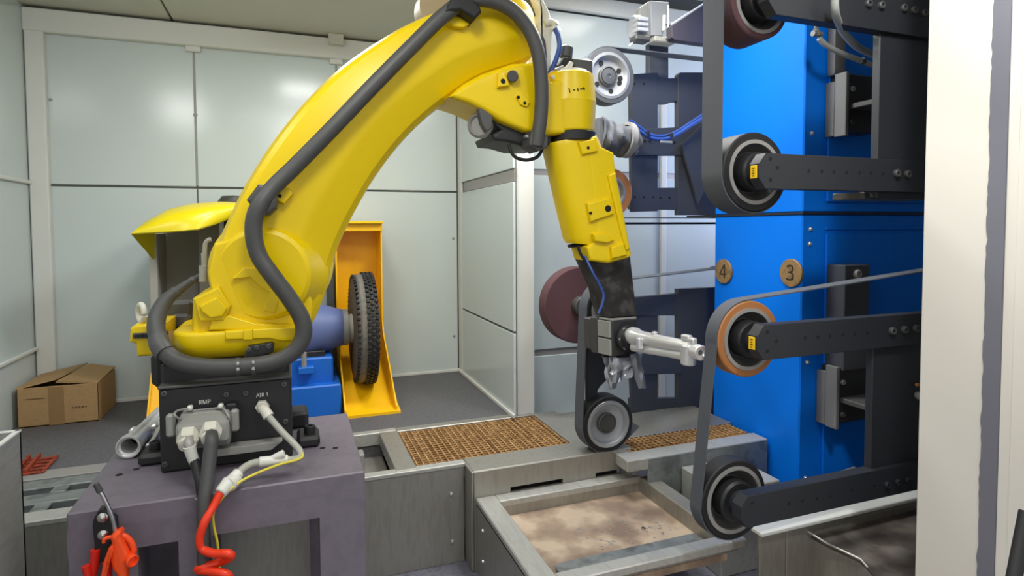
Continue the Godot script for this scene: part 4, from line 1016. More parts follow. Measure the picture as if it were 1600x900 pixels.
# ---------------------------------------------------------------- blue grinding machine
func cabinets() -> void:
	var x0 := 2.104
	var x1 := 3.45
	var zn := -2.0
	var zf := -2.575
	var ys: float = 1.0592
	var lo := thing("blue_cabinet", "lower bright blue machine cabinet with bronze number discs", "cabinet", Vector3(2.7, -0.415, -2.3))
	obj("body", S().span(Vector3(x0, -0.415, zf), Vector3(x1, ys - 0.004, zn), 0.006), M.blue, lo)
	obj("recess_frame", S().span(Vector3(x0 + 0.13, ys - 0.075, zn), Vector3(x1, ys - 0.062, zn + 0.006), 0.002), M.blue, lo)
	obj("door_panel", S().span(Vector3(x0 + 0.13, -0.36, zn), Vector3(x1, ys - 0.09, zn + 0.012), 0.004), M.blue, lo)
	for p in [Vector3(2.1498, 0.9889, -2), Vector3(2.1475, 0.9239, -2), Vector3(2.1442, 0.3959, -2), Vector3(2.1444, -0.1296, -2)]:
		obj("dome_bolt", S().lathe([Vector2(0.011, 0), Vector2(0.0105, 0.004), Vector2(0.006, 0.009), Vector2(0, 0.01)], p, Vector3(0, 0, 1), 16), M.alu, lo)
	var up := thing("blue_cabinet", "upper bright blue machine cabinet without number discs", "cabinet", Vector3(2.7, ys, -2.3))
	obj("body", S().span(Vector3(x0, ys + 0.004, zf), Vector3(x1, 2.2, zn), 0.006), M.blue, up)
	obj("door_panel", S().span(Vector3(x0 + 0.13, ys + 0.05, zn), Vector3(x1, 2.15, zn + 0.012), 0.004), M.blue, up)
	obj("dome_bolt", S().lathe([Vector2(0.011, 0), Vector2(0.0105, 0.004), Vector2(0.006, 0.009), Vector2(0, 0.01)], Vector3(2.1478, 1.4097, -2), Vector3(0, 0, 1), 16), M.alu, up)
	struct("trim_2", S().span(Vector3(x0 - 0.004, ys - 0.005, -2.81), Vector3(x1, ys + 0.005, zn + 0.006)), M.black_paint, "thin black joint rail between the two blue cabinets", "rail")
	obj("rail", S().span(Vector3(1.5314, 1.0156, -2.81), Vector3(2.45, 1.0275, -2.8)), M.black_paint, get_node("trim_2"))
	# number discs
	for d in [["4", Vector3(2.1, 0.77, -2.4964), 0.0631, "bronze disc with the number 4, at the far edge of the blue cabinet"], ["3", Vector3(2.1, 0.7925, -2.0531), 0.0632, "bronze disc with the number 3, at the near edge of the blue cabinet"]]:
		var p: Vector3 = d[1]
		if d[0] == "4": p.z = max(p.z, zf + d[2] * 0.75)
		var t := thing("number_disc", d[3], "sign", p, "number discs")
		obj("disc", S().lathe([Vector2(0, -0.003), Vector2(d[2], -0.003), Vector2(d[2], 0.004), Vector2(d[2] - 0.002, 0.006), Vector2(0, 0.006)], p, Vector3(-1, 0, 0), 40), M.bronze, t)
		letters(d[0], M.ink, t, d[2] * 1.55, Transform3D(Basis(Vector3(0, 0, 1), Vector3(0, 1, 0), Vector3(-1, 0, 0)), p + Vector3(-0.0065, 0, 0)))

func wheel(label: String, c: Vector3, R: float, w: float, tyre: Material, ring: float, style: String, group := "") -> Node3D:
	# c: middle of the face that looks along +z
	var B := Vector3(0, 0, -1)
	var t := thing("contact_wheel", label, "wheel", c, group)
	var ri := R * ring
	obj("tyre", S().lathe([Vector2(ri, 0), Vector2(R - 0.004, 0), Vector2(R, 0.004), Vector2(R, w - 0.004), Vector2(R - 0.004, w), Vector2(ri, w)], c, B, 64, true), tyre, t)
	if style == "near":
		obj("rim", S().lathe([Vector2(ri * 0.9, -0.003), Vector2(ri + 0.002, -0.003), Vector2(ri + 0.002, w), Vector2(ri * 0.9, w)], c, B, 64, true), M.ring_grey, t)
		obj("dish", S().lathe([Vector2(0, 0.03), Vector2(ri * 0.66, 0.03), Vector2(ri * 0.86, 0.012), Vector2(ri * 0.91, 0.006), Vector2(ri * 0.91, w - 0.01), Vector2(0, w - 0.01)], c, B, 48), M.hose, t)
		obj("hub", S().lathe([Vector2(0, 0.032), Vector2(ri * 0.62, 0.032), Vector2(ri * 0.62, -0.012), Vector2(ri * 0.56, -0.02), Vector2(0, -0.02)], c, B, 48), M.black_paint, t)
		obj("shaft", S().lathe([Vector2(0, 0.0), Vector2(ri * 0.38, 0.0), Vector2(ri * 0.38, -0.07), Vector2(0, -0.07)], c, B, 32), M.arm_paint, t)
	else:
		obj("rim", S().lathe([Vector2(ri * 0.87, -0.002), Vector2(ri - 0.001, -0.002), Vector2(ri + 0.001, 0.001), Vector2(ri + 0.001, w), Vector2(ri * 0.87, w)], c, B, 64, true), M.alu, t)
		obj("dish", S().lathe([Vector2(0, 0.028), Vector2(ri * 0.5, 0.028), Vector2(ri * 0.8, 0.022), Vector2(ri * 0.875, 0.004), Vector2(ri * 0.875, w - 0.01), Vector2(0, w - 0.01)], c, B, 48), M.dish_alu, t, "", 25)
		obj("hub", S().lathe([Vector2(0, 0.03), Vector2(ri * 0.44, 0.03), Vector2(ri * 0.44, 0.012), Vector2(ri * 0.38, 0.008), Vector2(ri * 0.36, 0.014), Vector2(0, 0.014)], c, B, 36), M.hose, t, "", 25)
		if style == "holes":
			obj("hub_face", S().lathe([Vector2(0, 0.015), Vector2(ri * 0.34, 0.015), Vector2(ri * 0.34, 0.009), Vector2(ri * 0.1, 0.007), Vector2(ri * 0.08, 0.011), Vector2(0, 0.011)], c, B, 32), M.hose_light, t)
			for a in [-75, -20, -2, 28, 120, 215]:
				var d := Vector3(cos(deg_to_rad(a)), sin(deg_to_rad(a)), 0)
				obj("hole_shade_disc", S().cyl(c + d * ri * 0.64 + B * 0.03, c + d * ri * 0.64 + B * 0.021, ri * 0.11, -1.0, 16), M.hole_shade, t)  # dark disc drawn for the shade within each round hole
	return t

func holes_row(parent: Node, pts: Array, r: float) -> void:
	for p in pts: hole_shade(parent, p, Vector3(0, 0, 1), r)

func support_arm(label: String, x0: float, x1: float, ya: float, yb: float, zfront: float, tagged: bool) -> Node3D:
	var t := thing("support_arm", label, "arm", Vector3((x0 + x1) * 0.5, ya, zfront))
	var h := yb - ya
	obj("beam", S().plate([Vector2(x0, ya + h * 0.3), Vector2(x0 + h * 0.24, ya), Vector2(x1, ya), Vector2(x1, yb), Vector2(x0 + h * 0.24, yb), Vector2(x0, yb - h * 0.3)], zfront - 0.042, zfront, 0.002), M.arm_paint, t)
	if tagged:
		obj("yellow_tag", S().box(Vector3(x0 - 0.001, ya + h * 0.48, zfront - 0.021), Vector3(0.003, h * 0.36, 0.026), 0.0008), M.tag_yellow, t, "small yellow tag on the arm's end")
		for k in 4:
			obj("tag_mark", S().box(Vector3(x0 - 0.003, ya + h * (0.37 + 0.07 * k), zfront - 0.021), Vector3(0.001, h * 0.025, 0.010 if k % 2 else 0.006)), M.ink, t)
	return t

func near_station() -> void:
	var zw := -1.54
	var za := -1.43
	var x1 := 2.9
	# wheels
	var mid := Vector3(1.4017, 0.632, zw)
	var rm: float = 0.1259
	wheel("tan-rimmed contact wheel in front of the lower blue cabinet, touched by the casting", mid, rm, 0.06, M.tan_tyre, 0.80, "near")
	var low := Vector3(1.3494, 0.1038, zw)
	var rl: float = 0.1304
	wheel("black-rimmed contact wheel hanging over the front corner of the dust tray", low, rl, 0.06, M.black_rubber, 0.84, "near")
	var hi := Vector3(1.4166, 1.1776, zw)
	var rh: float = 0.1289
	wheel("black-rimmed contact wheel with a grey ring in front of the upper blue cabinet", hi, rh, 0.10, M.black_rubber, 0.80, "near")
	var top := Vector3(1.4311, 1.7211, zw)
	var rt: float = 0.1153
	wheel("wide dark maroon wheel with a grey ring at the top edge of the picture", top, rt, 0.12, M.maroon, 0.84, "near")
	# belts
	var th := 0.004
	var path := []
	var m2 := Vector2(mid.x, mid.y)
	var l2 := Vector2(low.x, low.y)
	var far_end := Vector2(2.3002, 0.836)
	path.append(m2 + Vector2(0, rm + 0.003) + (far_end - m2 - Vector2(0, rm + 0.003)) * 1.7)
	path.append(far_end)
	for q in arc(m2, rm + 0.003, 95, 186, 20): path.append(q)
	for q in arc(l2, rl + 0.003, 186, 340, 32): path.append(q)
	path.append(Vector2(low.x + 0.6, low.y + 0.0))
	var b1 := thing("abrasive_belt", "narrow grey abrasive belt running over the tan wheel and down to the black wheel", "belt", mid)
	obj("belt", S().band(path, zw - 0.057, zw - 0.003, th), M.belt, b1)
	var b2 := thing("abrasive_belt", "wide grey abrasive belt hanging straight down in front of the blue cabinet", "belt", hi)
	path = [Vector2(hi.x - rh - 0.003, 2.2), Vector2(hi.x - rh - 0.003, hi.y + 0.3)]
	for q in arc(Vector2(hi.x, hi.y), rh + 0.003, 180, 350, 36): path.append(q)
	path.append(Vector2(hi.x + 0.6, hi.y + 0.01))
	obj("belt", S().band(path, zw - 0.098, zw - 0.002, th), M.belt, b2)
	# arms
	var a := support_arm("black support arm with a row of holes, behind the yellow tag at the tan wheel", 1.3311, x1, 0.5882, 0.697, za, true)
	holes_row(a, [Vector3(1.3706, 0.6753, -1.43), Vector3(1.4065, 0.6449, -1.43), Vector3(1.3716, 0.6155, -1.43), Vector3(1.5234, 0.6468, -1.43), Vector3(1.5771, 0.6462, -1.43), Vector3(1.6291, 0.6457, -1.43), Vector3(1.6848, 0.6451, -1.43), Vector3(1.7389, 0.6446, -1.43), Vector3(1.794, 0.6442, -1.43)], 0.006)
	for p in [Vector3(1.9075, 0.6443, -1.43), Vector3(1.966, 0.6449, -1.43), Vector3(2.0224, 0.6458, -1.43)]: bolt(a, p, Vector3(0, 0, 1), 0.014, M.hose)
	a = support_arm("black support arm carrying the upper wheel with the grey ring, below the grey hoses", 1.33, x1, 1.1158, 1.2243, za, true)
	holes_row(a, [Vector3(1.3736, 1.2073, -1.43), Vector3(1.4016, 1.181, -1.43), Vector3(1.3748, 1.1432, -1.43), Vector3(1.5277, 1.1749, -1.43), Vector3(1.581, 1.1744, -1.43), Vector3(1.6325, 1.1738, -1.43), Vector3(1.6878, 1.1744, -1.43), Vector3(1.7443, 1.1749, -1.43), Vector3(1.7961, 1.1753, -1.43), Vector3(1.8518, 1.1758, -1.43)], 0.006)
	for p in [Vector3(1.9116, 1.1774, -1.43), Vector3(1.9635, 1.1767, -1.43)]: bolt(a, p, Vector3(0, 0, 1), 0.014, M.hose)
	a = support_arm("black support arm carrying the lowest wheel, along the edge of the steel base", 1.2779, x1, 0.0693, 0.1708, za, false)
	holes_row(a, [Vector3(1.3196, 0.1466, -1.43), Vector3(1.4683, 0.1194, -1.43), Vector3(1.5241, 0.1183, -1.43), Vector3(1.5838, 0.1168, -1.43), Vector3(1.642, 0.1157, -1.43), Vector3(1.7388, 0.1194, -1.43), Vector3(1.8421, 0.1183, -1.43)], 0.005)
	for p in [Vector3(1.8998, 0.1136, -1.43), Vector3(1.9524, 0.1143, -1.43), Vector3(2.0027, 0.1133, -1.43)]: bolt(a, p, Vector3(0, 0, 1), 0.012, M.arm_paint)
	a = support_arm("black support arm at the top edge of the picture carrying the maroon wheel", 1.3555, x1, 1.6412, 1.6412 + 0.14, za, false)
	for p in [Vector3(1.7658, 1.7205, -1.43), Vector3(1.8233, 1.7215, -1.43), Vector3(1.9268, 1.7259, -1.43), Vector3(1.9755, 1.7255, -1.43), Vector3(2.0251, 1.7209, -1.43)]: bolt(a, p, Vector3(0, 0, 1), 0.013, M.hose)
	# upright columns joining the arms
	var xc: float = 1.8423
	var cu := thing("column_plate", "upright black column plate between the two upper arms", "column", Vector3(xc + 0.12, 1.0, -1.48))
	obj("plate", S().span(Vector3(xc, 1.0976, -1.472), Vector3(xc + 0.34, 2.1, -1.445), 0.003), M.arm_paint, cu)
	obj("foot_plate", S().span(Vector3(xc + 0.0, 1.0934, -1.62), Vector3(xc + 0.34, 1.119, -1.49), 0.003), M.hose, cu)
	obj("grey_knob", S().tube([Vector3(2.4524, 1.4286, -1.71), Vector3(2.4189, 1.4542, -1.69), Vector3(2.4408, 1.4685, -1.69), Vector3(2.4708, 1.473, -1.69)], [0.01, 0.012, 0.012, 0.012], 10), M.ring_grey, cu)
	var xd: float = 1.8417
	var cd := thing("column_plate", "upright black column plate between the tan wheel's arm and the lowest arm", "column", Vector3(xd + 0.12, 0, -1.48))
	obj("plate", S().span(Vector3(xd, 0.1444, -1.472), Vector3(xd + 0.34, 0.6845, -1.445), 0.003), M.arm_paint, cd)
	obj("grey_knob", S().lathe([Vector2(0, -0.02), Vector2(0.012, -0.02), Vector2(0.016, 0.0), Vector2(0.012, 0.01), Vector2(0, 0.012)], Vector3(2.0565, 0.4042, -1.43), Vector3(-0.3, 0, 1), 16), M.ring_grey, cd)
	obj("brown_pin", S().cyl(Vector3(2.0358, 0.447, -1.43), Vector3(2.0942, 0.4368, -1.43), 0.006, -1.0, 10), M.tan_tyre, cd)
	# slider blocks between cabinet and columns
	for s in [[0, "black slide block with a grey rail between the upper arm and the blue cabinet", 1.3883, 1.6584], [-7, "black slide block with a grey rail below the tan wheel's arm", 0.1184, 0.3911]]:
		var ya: float = s[2]
		var yb: float = s[3]
		var d: float = s[0] * 0.0032
		var xs: float = 2.219 + d
		var t := thing("slide_block", s[1], "slide", Vector3(xs + 0.1, ya, -1.9))
		obj("rail", S().span(Vector3(xs, ya + 0.005, -1.995), Vector3(xs + 0.018, yb - 0.03, -1.95), 0.002), M.slide_grey, t)
		obj("cover_plate", S().span(Vector3(xs + 0.002, ya, -1.95), Vector3(xs + 0.02, yb, -1.892), 0.002), M.slide_grey, t)
		obj("block", S().span(Vector3(xs + 0.02, ya + 0.02, -1.99), Vector3(xs + 0.2, yb - 0.005, -1.9), 0.006), M.black_paint, t)
		var ym := lerpf(ya, yb, 0.42)
		obj("shelf", S().span(Vector3(xs + 0.03, ym, -1.97), Vector3(xs + 0.3, ym + 0.022, -1.50), 0.003), M.hose, t)
		obj("gusset", S().span(Vector3(xs + 0.12, ym + 0.02, -1.96), Vector3(xs + 0.3, yb - 0.02, -1.94), 0.003), M.hose, t)
		bolt(t, Vector3(xs + 0.045, yb - 0.07, -1.9), Vector3(0, 0, 1), 0.012, M.ring_grey)
		bolt(t, Vector3(xs + 0.045, ya + 0.06, -1.9), Vector3(0, 0, 1), 0.012, M.hose)
		for k in 5: bolt(t, Vector3(xs + 0.003, ya + 0.02 + k * 0.008, -1.9), Vector3(-1, 0, 0), 0.0025, M.ring_grey)
	# upright bearing bars
	for s in [["grey bar standing behind the upper slide block", Vector3(2.2239, 1.3163, -1.94), 1.8704, 2.2887]]:
		var p: Vector3 = s[1]
		var t := thing("guide_bar", s[0], "bar", p)
		obj("bar", S().span(Vector3(p.x, 1.6584, -1.995), Vector3(s[3], s[2], -1.955), 0.003), M.slide_grey, t)
	var gb := thing("guide_bar", "upright black block with a bolt head above the tan wheel's arm", "bar", Vector3(2.2533, 0.3967, -1.9))
	obj("bar", S().span(Vector3(2.2326, 0.3721, -1.985), Vector3(2.3772, 0.8324, -1.89), 0.003), M.frame_paint, gb)
	bolt(gb, Vector3(2.2986, 0.7936, -1.89), Vector3(0, 0, 1), 0.02, M.ring_grey)
	# pale hoses at the top right
	var ho := thing("air_line", "two pale grey hoses looping in front of the upper blue cabinet", "hose", Vector3(2.1583, 1.776, -1.85))
	obj("hose", S().tube([Vector3(1.5649, 1.697, -1.38), Vector3(1.5942, 1.6534, -1.4), Vector3(1.7437, 1.6496, -1.5), Vector3(1.8992, 1.6416, -1.58), Vector3(2.0186, 1.6371, -1.62), Vector3(2.1362, 1.64, -1.66)], 0.012, 10), M.pale_hose, ho)
	obj("hose", S().tube([Vector3(2.019, 1.7613, -1.85), Vector3(2.0539, 1.7393, -1.85), Vector3(2.1315, 1.716, -1.85), Vector3(2.2325, 1.6968, -1.85), Vector3(2.3365, 1.677, -1.85)], 0.011, 10), M.pale_hose, ho)
	obj("fitting", S().cyl(Vector3(2.0085, 1.7704, -1.85), Vector3(2.001, 1.8001, -1.85), 0.014, 0.01, 8).cyl(Vector3(2.001, 1.8001, -1.85), Vector3(1.9999, 1.8508, -1.85), 0.007, -1.0, 10).cyl(Vector3(1.9846, 1.778, -1.85), Vector3(2.0289, 1.7777, -1.85), 0.012, -1.0, 8), M.slide_grey, ho)
	obj("cable_tie", S().cyl(Vector3(2.2543, 1.6988, -1.85), Vector3(2.2694, 1.6869, -1.85), 0.014, -1.0, 12), M.hose, ho)

func far_station() -> void:
	var zw := -2.6
	var zp := -2.74
	# frames: plates with cut-out windows, built from bars
	var fr := thing("rear_frame", "dark grey plate frame with windows behind the upper part of the blue cabinet", "frame", Vector3(1.9521, 1.0876, -2.74))
	obj("upright", S().plate([Vector2(1.6869, 1.8045), Vector2(1.8566, 1.8291), Vector2(1.8617, 1.0871), Vector2(1.7019, 1.0828)], zp - 0.03, zp, 0.002), M.frame_paint, fr)
	obj("upright", S().plate([Vector2(1.9809, 1.8246), Vector2(1.9972, 1.8397), Vector2(2.2473, 1.8613), Vector2(2.2574, 1.0672), Vector2(1.9877, 1.0663)], zp - 0.03, zp + 0.006, 0.002), M.frame_paint, fr)
	obj("cross_bar", S().plate([Vector2(1.8488, 1.7946), Vector2(2.0039, 1.8142), Vector2(2.005, 1.6867), Vector2(1.939, 1.6821), Vector2(1.9308, 1.6713), Vector2(1.8497, 1.6657)], zp - 0.05, zp - 0.002, 0.002), M.frame_paint, fr)
	var cb := obj("cross_bar", S().plate([Vector2(1.7077, 1.5186), Vector2(2.0063, 1.5449), Vector2(2.0077, 1.3921), Vector2(1.7084, 1.3807)], zp - 0.03, zp + 0.012, 0.002), M.frame_paint, fr)
	obj("cross_bar", S().plate([Vector2(1.6896, 1.208), Vector2(2.0093, 1.2176), Vector2(2.0104, 1.0949), Vector2(1.6901, 1.0963)], zp - 0.03, zp - 0.001, 0.002), M.frame_paint, fr)
	obj("post", S().plate([Vector2(1.8176, 1.6669), Vector2(1.8155, 1.9836), Vector2(1.9364, 1.9961), Vector2(1.938, 1.8053), Vector2(1.9308, 1.6747)], zp - 0.06, zp - 0.02, 0.002), M.frame_paint, fr)
	obj("gusset", S().plate([Vector2(1.9714, 1.4417), Vector2(2.0947, 1.5505), Vector2(2.2306, 1.5789), Vector2(2.2324, 1.4392), Vector2(2.0824, 1.1283)], zp + 0.04, zp + 0.06, 0.002), M.frame_paint, fr)
	holes_row(fr, [Vector3(1.7173, 1.161, -2.74), Vector3(1.7727, 1.1618, -2.74), Vector3(1.8329, 1.1626, -2.74), Vector3(1.8775, 1.1598, -2.74), Vector3(1.9349, 1.1606, -2.74), Vector3(1.9931, 1.1613, -2.74), Vector3(1.7693, 1.7612, -2.74), Vector3(1.7104, 1.7565, -2.74)], 0.006)
	holes_row(cb, [Vector3(1.7495, 1.4614, -2.725), Vector3(1.7692, 1.4589, -2.725), Vector3(1.8009, 1.4604, -2.725), Vector3(1.9547, 1.4607, -2.725)], 0.006)
	obj("slot_plate", S().box(Vector3(1.8143, 1.4372, -2.6), Vector3(0.07, 0.012, 0.01), 0.002), M.ring_grey, cb)
	var f2 := thing("rear_frame", "dark plate frame with windows behind the gripper and the lower far wheel", "frame", Vector3(1.9617, -0.0829, -2.74))
	obj("upright", S().plate([Vector2(1.6923, 0.6219), Vector2(1.8649, 0.628), Vector2(1.8698, -0.079), Vector2(1.7154, -0.0744), Vector2(1.6937, 0.2974)], zp - 0.03, zp, 0.002), M.frame_paint, f2)
	obj("upright", S().plate([Vector2(1.9913, 0.6598), Vector2(2.2626, 0.6597), Vector2(2.2725, -0.114), Vector2(1.998, -0.0955)], zp - 0.03, zp + 0.006, 0.002), M.frame_paint, f2)
	obj("cross_bar", S().plate([Vector2(1.6922, 0.6253), Vector2(2.0146, 0.6356), Vector2(2.0157, 0.5109), Vector2(1.6927, 0.529)], zp - 0.03, zp + 0.004, 0.002), M.frame_paint, f2)
	obj("cross_bar", S().plate([Vector2(1.6934, 0.3736), Vector2(2.017, 0.3643), Vector2(2.0186, 0.1883), Vector2(1.6941, 0.2107)], zp - 0.03, zp + 0.012, 0.002), M.frame_paint, f2)
	obj("cross_bar", S().plate([Vector2(1.6947, 0.0783), Vector2(2.0199, 0.0476), Vector2(2.021, -0.0719), Vector2(1.6953, -0.051)], zp - 0.03, zp - 0.001, 0.002), M.frame_paint, f2)
	holes_row(f2, [Vector3(1.7835, -0.0121, -2.74), Vector3(1.8406, -0.0151, -2.74), Vector3(1.8901, -0.0101, -2.74), Vector3(1.9527, -0.0099, -2.74), Vector3(2.0034, -0.012, -2.74)], 0.006)
	# wheels
	var c := Vector3(1.4846, 1.7474, zw)
	var R: float = 0.1386
	wheel("aluminium contact wheel with round holes, right of the robot's wrist", c, R, 0.07, M.hose_light, 0.82, "holes")
	var o := Vector3(1.4935, 1.1731, zw)
	var Ro: float = 0.1208
	wheel("orange-tan contact wheel half hidden behind the robot's forearm", o, Ro, 0.07, M.tan_tyre, 0.68, "alu")
	var zl := -2.3
	var bl := Vector3(1.3291, 0.6355, zl)
	var Rb: float = 0.1221
	wheel("black contact wheel partly hidden behind the gripper's adapter", bl, Rb, 0.08, M.black_rubber, 0.86, "alu")
	var lw := Vector3(1.3111, 0.1225, zl)
	var Rl: float = 0.1257
	wheel("black contact wheel with a bright aluminium rim near the grating", lw, Rl, 0.08, M.black_rubber, 0.84, "alu")
	# maroon flap disc behind
	var d := Vector3(1.381, 0.602, -2.72)
	var md := thing("flap_wheel", "large dark maroon disc wheel left of the black contact wheel", "wheel", d)
	var rd: float = 0.1971
	obj("disc", S().lathe([Vector2(0, 0), Vector2(rd - 0.006, 0), Vector2(rd, 0.005), Vector2(rd, 0.075), Vector2(0, 0.08)], d, Vector3(0, 0, -1), 64), M.maroon, md)
	obj("hub", S().cyl(d, d + Vector3(0, 0, 0.05), 0.05, -1.0, 28, 0.004), M.hose, md)
	# belts
	var th := 0.004
	var path := [Vector2(2.9, c.y + R + 0.003)]
	for q in arc(Vector2(c.x, c.y), R + 0.003, 90, 186, 20): path.append(q)
	for q in arc(Vector2(o.x, o.y), Ro + 0.003, 186, 270, 20): path.append(q)
	path.append(Vector2(2.9, o.y - Ro - 0.003))
	var b1 := thing("abrasive_belt", "grey abrasive belt over the aluminium wheel, running level to the right", "belt", c)
	obj("belt", S().band(path, zw - 0.068, zw - 0.002, th), M.belt, b1)
	path = [Vector2(2.3, 0.7725), Vector2(2.1648, 0.7725)]
	for q in arc(Vector2(bl.x, bl.y), Rb + 0.003, 92, 182, 20): path.append(q)
	for q in arc(Vector2(lw.x, lw.y), Rl + 0.003, 182, 290, 24): path.append(q)
	path.append(Vector2(lw.x + 0.16, lw.y - 0.03))
	var b2 := thing("abrasive_belt", "grey abrasive belt running upright left of the gripper down to the bright-rimmed wheel", "belt", bl)
	obj("belt", S().band(path, zl - 0.078, zl - 0.002, th, false, [-0.45, -0.32]), M.belt, b2)
	var ip := thing("belt_platen", "black backing plate inside the upright belt behind the gripper", "plate", Vector3(1.2379, 0.4149, -2.35))
	obj("plate", S().plate([Vector2(1.2281, 0.5741), Vector2(1.3187, 0.5832), Vector2(1.3424, 0.3184), Vector2(1.2964, 0.2817), Vector2(1.2834, 0.2655), Vector2(1.2835, 0.2187), Vector2(1.2285, 0.2013)], -2.37, -2.35, 0.002), M.arm_paint, ip)
	# grey cloth sleeve
	var cl := thing("cloth_sleeve", "grey cloth dust sleeve strapped beside the dark frame, right of the forearm", "sleeve", Vector3(1.5107, 1.4391, -2.6))
	var rng := RandomNumberGenerator.new()
	rng.seed = 21
	var rings := []
	for i in 22:
		var f := i / 21.0
		var p := Vector3(1.4212, 1.4504, -2.6).lerp(Vector3(1.6332, 1.4316, -2.62), f)
		var ring := PackedVector3Array()
		for j in 36:
			var an := TAU * j / 36.0
			var r := 0.078 - 0.006 * f + 0.008 * sin(an * 3.0 + f * 7.0) + 0.006 * sin(an * 5.0 - f * 13.0) + 0.005 * sin(f * 24.0 + an * 2.0)
			ring.append(p + Vector3(0.006 * sin(an * 2.0 + f * 5.0), cos(an) * r, sin(an) * r))
		rings.append(ring)
	obj("cloth", S().ring_loft(rings), M.cloth, cl, "", 24)
	obj("strap", S().lathe([Vector2(0.075, -0.014), Vector2(0.089, -0.014), Vector2(0.089, 0.014), Vector2(0.075, 0.014)], Vector3(1.5801, 1.436, -2.6), Vector3(1, -0.1, 0), 28, true), M.ring_grey, cl)
	obj("flap", S().plate([Vector2(1.3957, 1.529), Vector2(1.4167, 1.5334), Vector2(1.4311, 1.3587), Vector2(1.403, 1.3484)], -2.64, -2.55, 0.004), M.cloth, cl)
	# blue hose pair
	var bh := thing("hose_pair", "pair of blue air hoses sagging across the dark frame, tied together", "hose", Vector3(1.859, 1.4722, -2.67))
	obj("hose", S().tube([Vector3(1.6227, 1.5275, -2.64), Vector3(1.6832, 1.492, -2.64), Vector3(1.7524, 1.4595, -2.64), Vector3(1.8382, 1.4603, -2.64), Vector3(1.9174, 1.4908, -2.64), Vector3(1.9977, 1.5386, -2.64), Vector3(2.0795, 1.5838, -2.64)], 0.01, 10), M.blue_hose, bh)
	obj("hose", S().tube([Vector3(1.6349, 1.5478, -2.66), Vector3(1.6997, 1.5123, -2.66), Vector3(1.7656, 1.4795, -2.66), Vector3(1.852, 1.4805, -2.66), Vector3(1.9317, 1.5113, -2.66), Vector3(2.0127, 1.5596, -2.66), Vector3(2.095, 1.6087, -2.66)], 0.008, 10), M.blue_hose, bh)
	for p in [Vector3(1.7253, 1.4778, -2.64), Vector3(1.8697, 1.4751, -2.64)]: obj("cable_tie", S().cyl(p + Vector3(-0.004, 0.014, 0), p + Vector3(0.004, -0.012, 0), 0.015, -1.0, 10), M.black_rubber, bh)
	# actuator at the top
	var ac := thing("actuator", "pale grey actuator box with a ribbed white motor above the belt", "actuator", Vector3(1.7682, 1.9573, -2.6))
	obj("box", S().plate([Vector2(1.776, 2.1787), Vector2(1.781, 2.0015), Vector2(1.8519, 2.0057), Vector2(1.8905, 2.1865)], -2.78, -2.69, 0.004), M.plug_light, ac)
	obj("bracket", S().plate([Vector2(1.7308, 2.1471), Vector2(1.7852, 2.1869), Vector2(1.7942, 2.0122), Vector2(1.7705, 2.0263), Vector2(1.7233, 2.0936)], -2.76, -2.72, 0.003), M.plug_grey, ac)
	obj("motor", S().lathe([Vector2(0, 0), Vector2(0.05, 0), Vector2(0.06, 0.01), Vector2(0.06, 0.035), Vector2(0, 0.035)], Vector3(1.6564, 2.0274, -2.68), Vector3(1, 0, 0), 28), M.plug_light, ac)
	for k in 3:
		obj("rib", S().box(Vector3(1.6841, 2.0372, -2.64) + Vector3(0, 0.012 - k * 0.026, 0), Vector3(0.06, 0.02, 0.06), 0.004), M.plug_light, ac)
	obj("motor_cap", S().box(Vector3(1.6935, 1.9607, -2.66), Vector3(0.09, 0.03, 0.07), 0.008), M.hose, ac)
	obj("piston", S().cyl(Vector3(1.8429, 2.0254, -2.67), Vector3(1.8463, 2.1047, -2.67), 0.009, -1.0, 12).cyl(Vector3(1.8776, 2.0257, -2.68), Vector3(1.8766, 2.1645, -2.68), 0.006, -1.0, 10), M.white_plastic, ac)
	obj("foot", S().box(Vector3(1.8521, 1.9791, -2.7), Vector3(0.13, 0.03, 0.07), 0.006), M.inner_grey, ac)
	bolt(ac, Vector3(1.856, 1.9876, -2.66), Vector3(0, 0, 1), 0.01, M.alu)
	obj("rod", S().cyl(Vector3(1.6582, 1.9471, -2.67), Vector3(1.6356, 1.9254, -2.67), 0.004, -1.0, 8), M.white_plastic, ac)
	var gu := thing("belt_guard", "dark sheet guard with its lit upper edge painted white beside the top of the wide belt", "guard", Vector3(1.9426, 2.0246, -2.6))
	obj("sheet", S().plate([Vector2(1.8091, 2.01), Vector2(1.9864, 2.1266), Vector2(2.1219, 2.2216), Vector2(2.1256, 1.9407), Vector2(1.9885, 1.9398), Vector2(1.8249, 1.9421), Vector2(1.8095, 1.9531)], -2.6, -2.55, 0.002), M.maroon_dark, gu)
	obj("edge", S().tube([Vector3(1.8052, 2.0159, -2.55), Vector3(1.9864, 2.133, -2.55), Vector3(2.1219, 2.2216, -2.55)], 0.005, 6, 1), M.white_paint, gu)  # lamplight along the sheet's top edge, drawn as a white tube

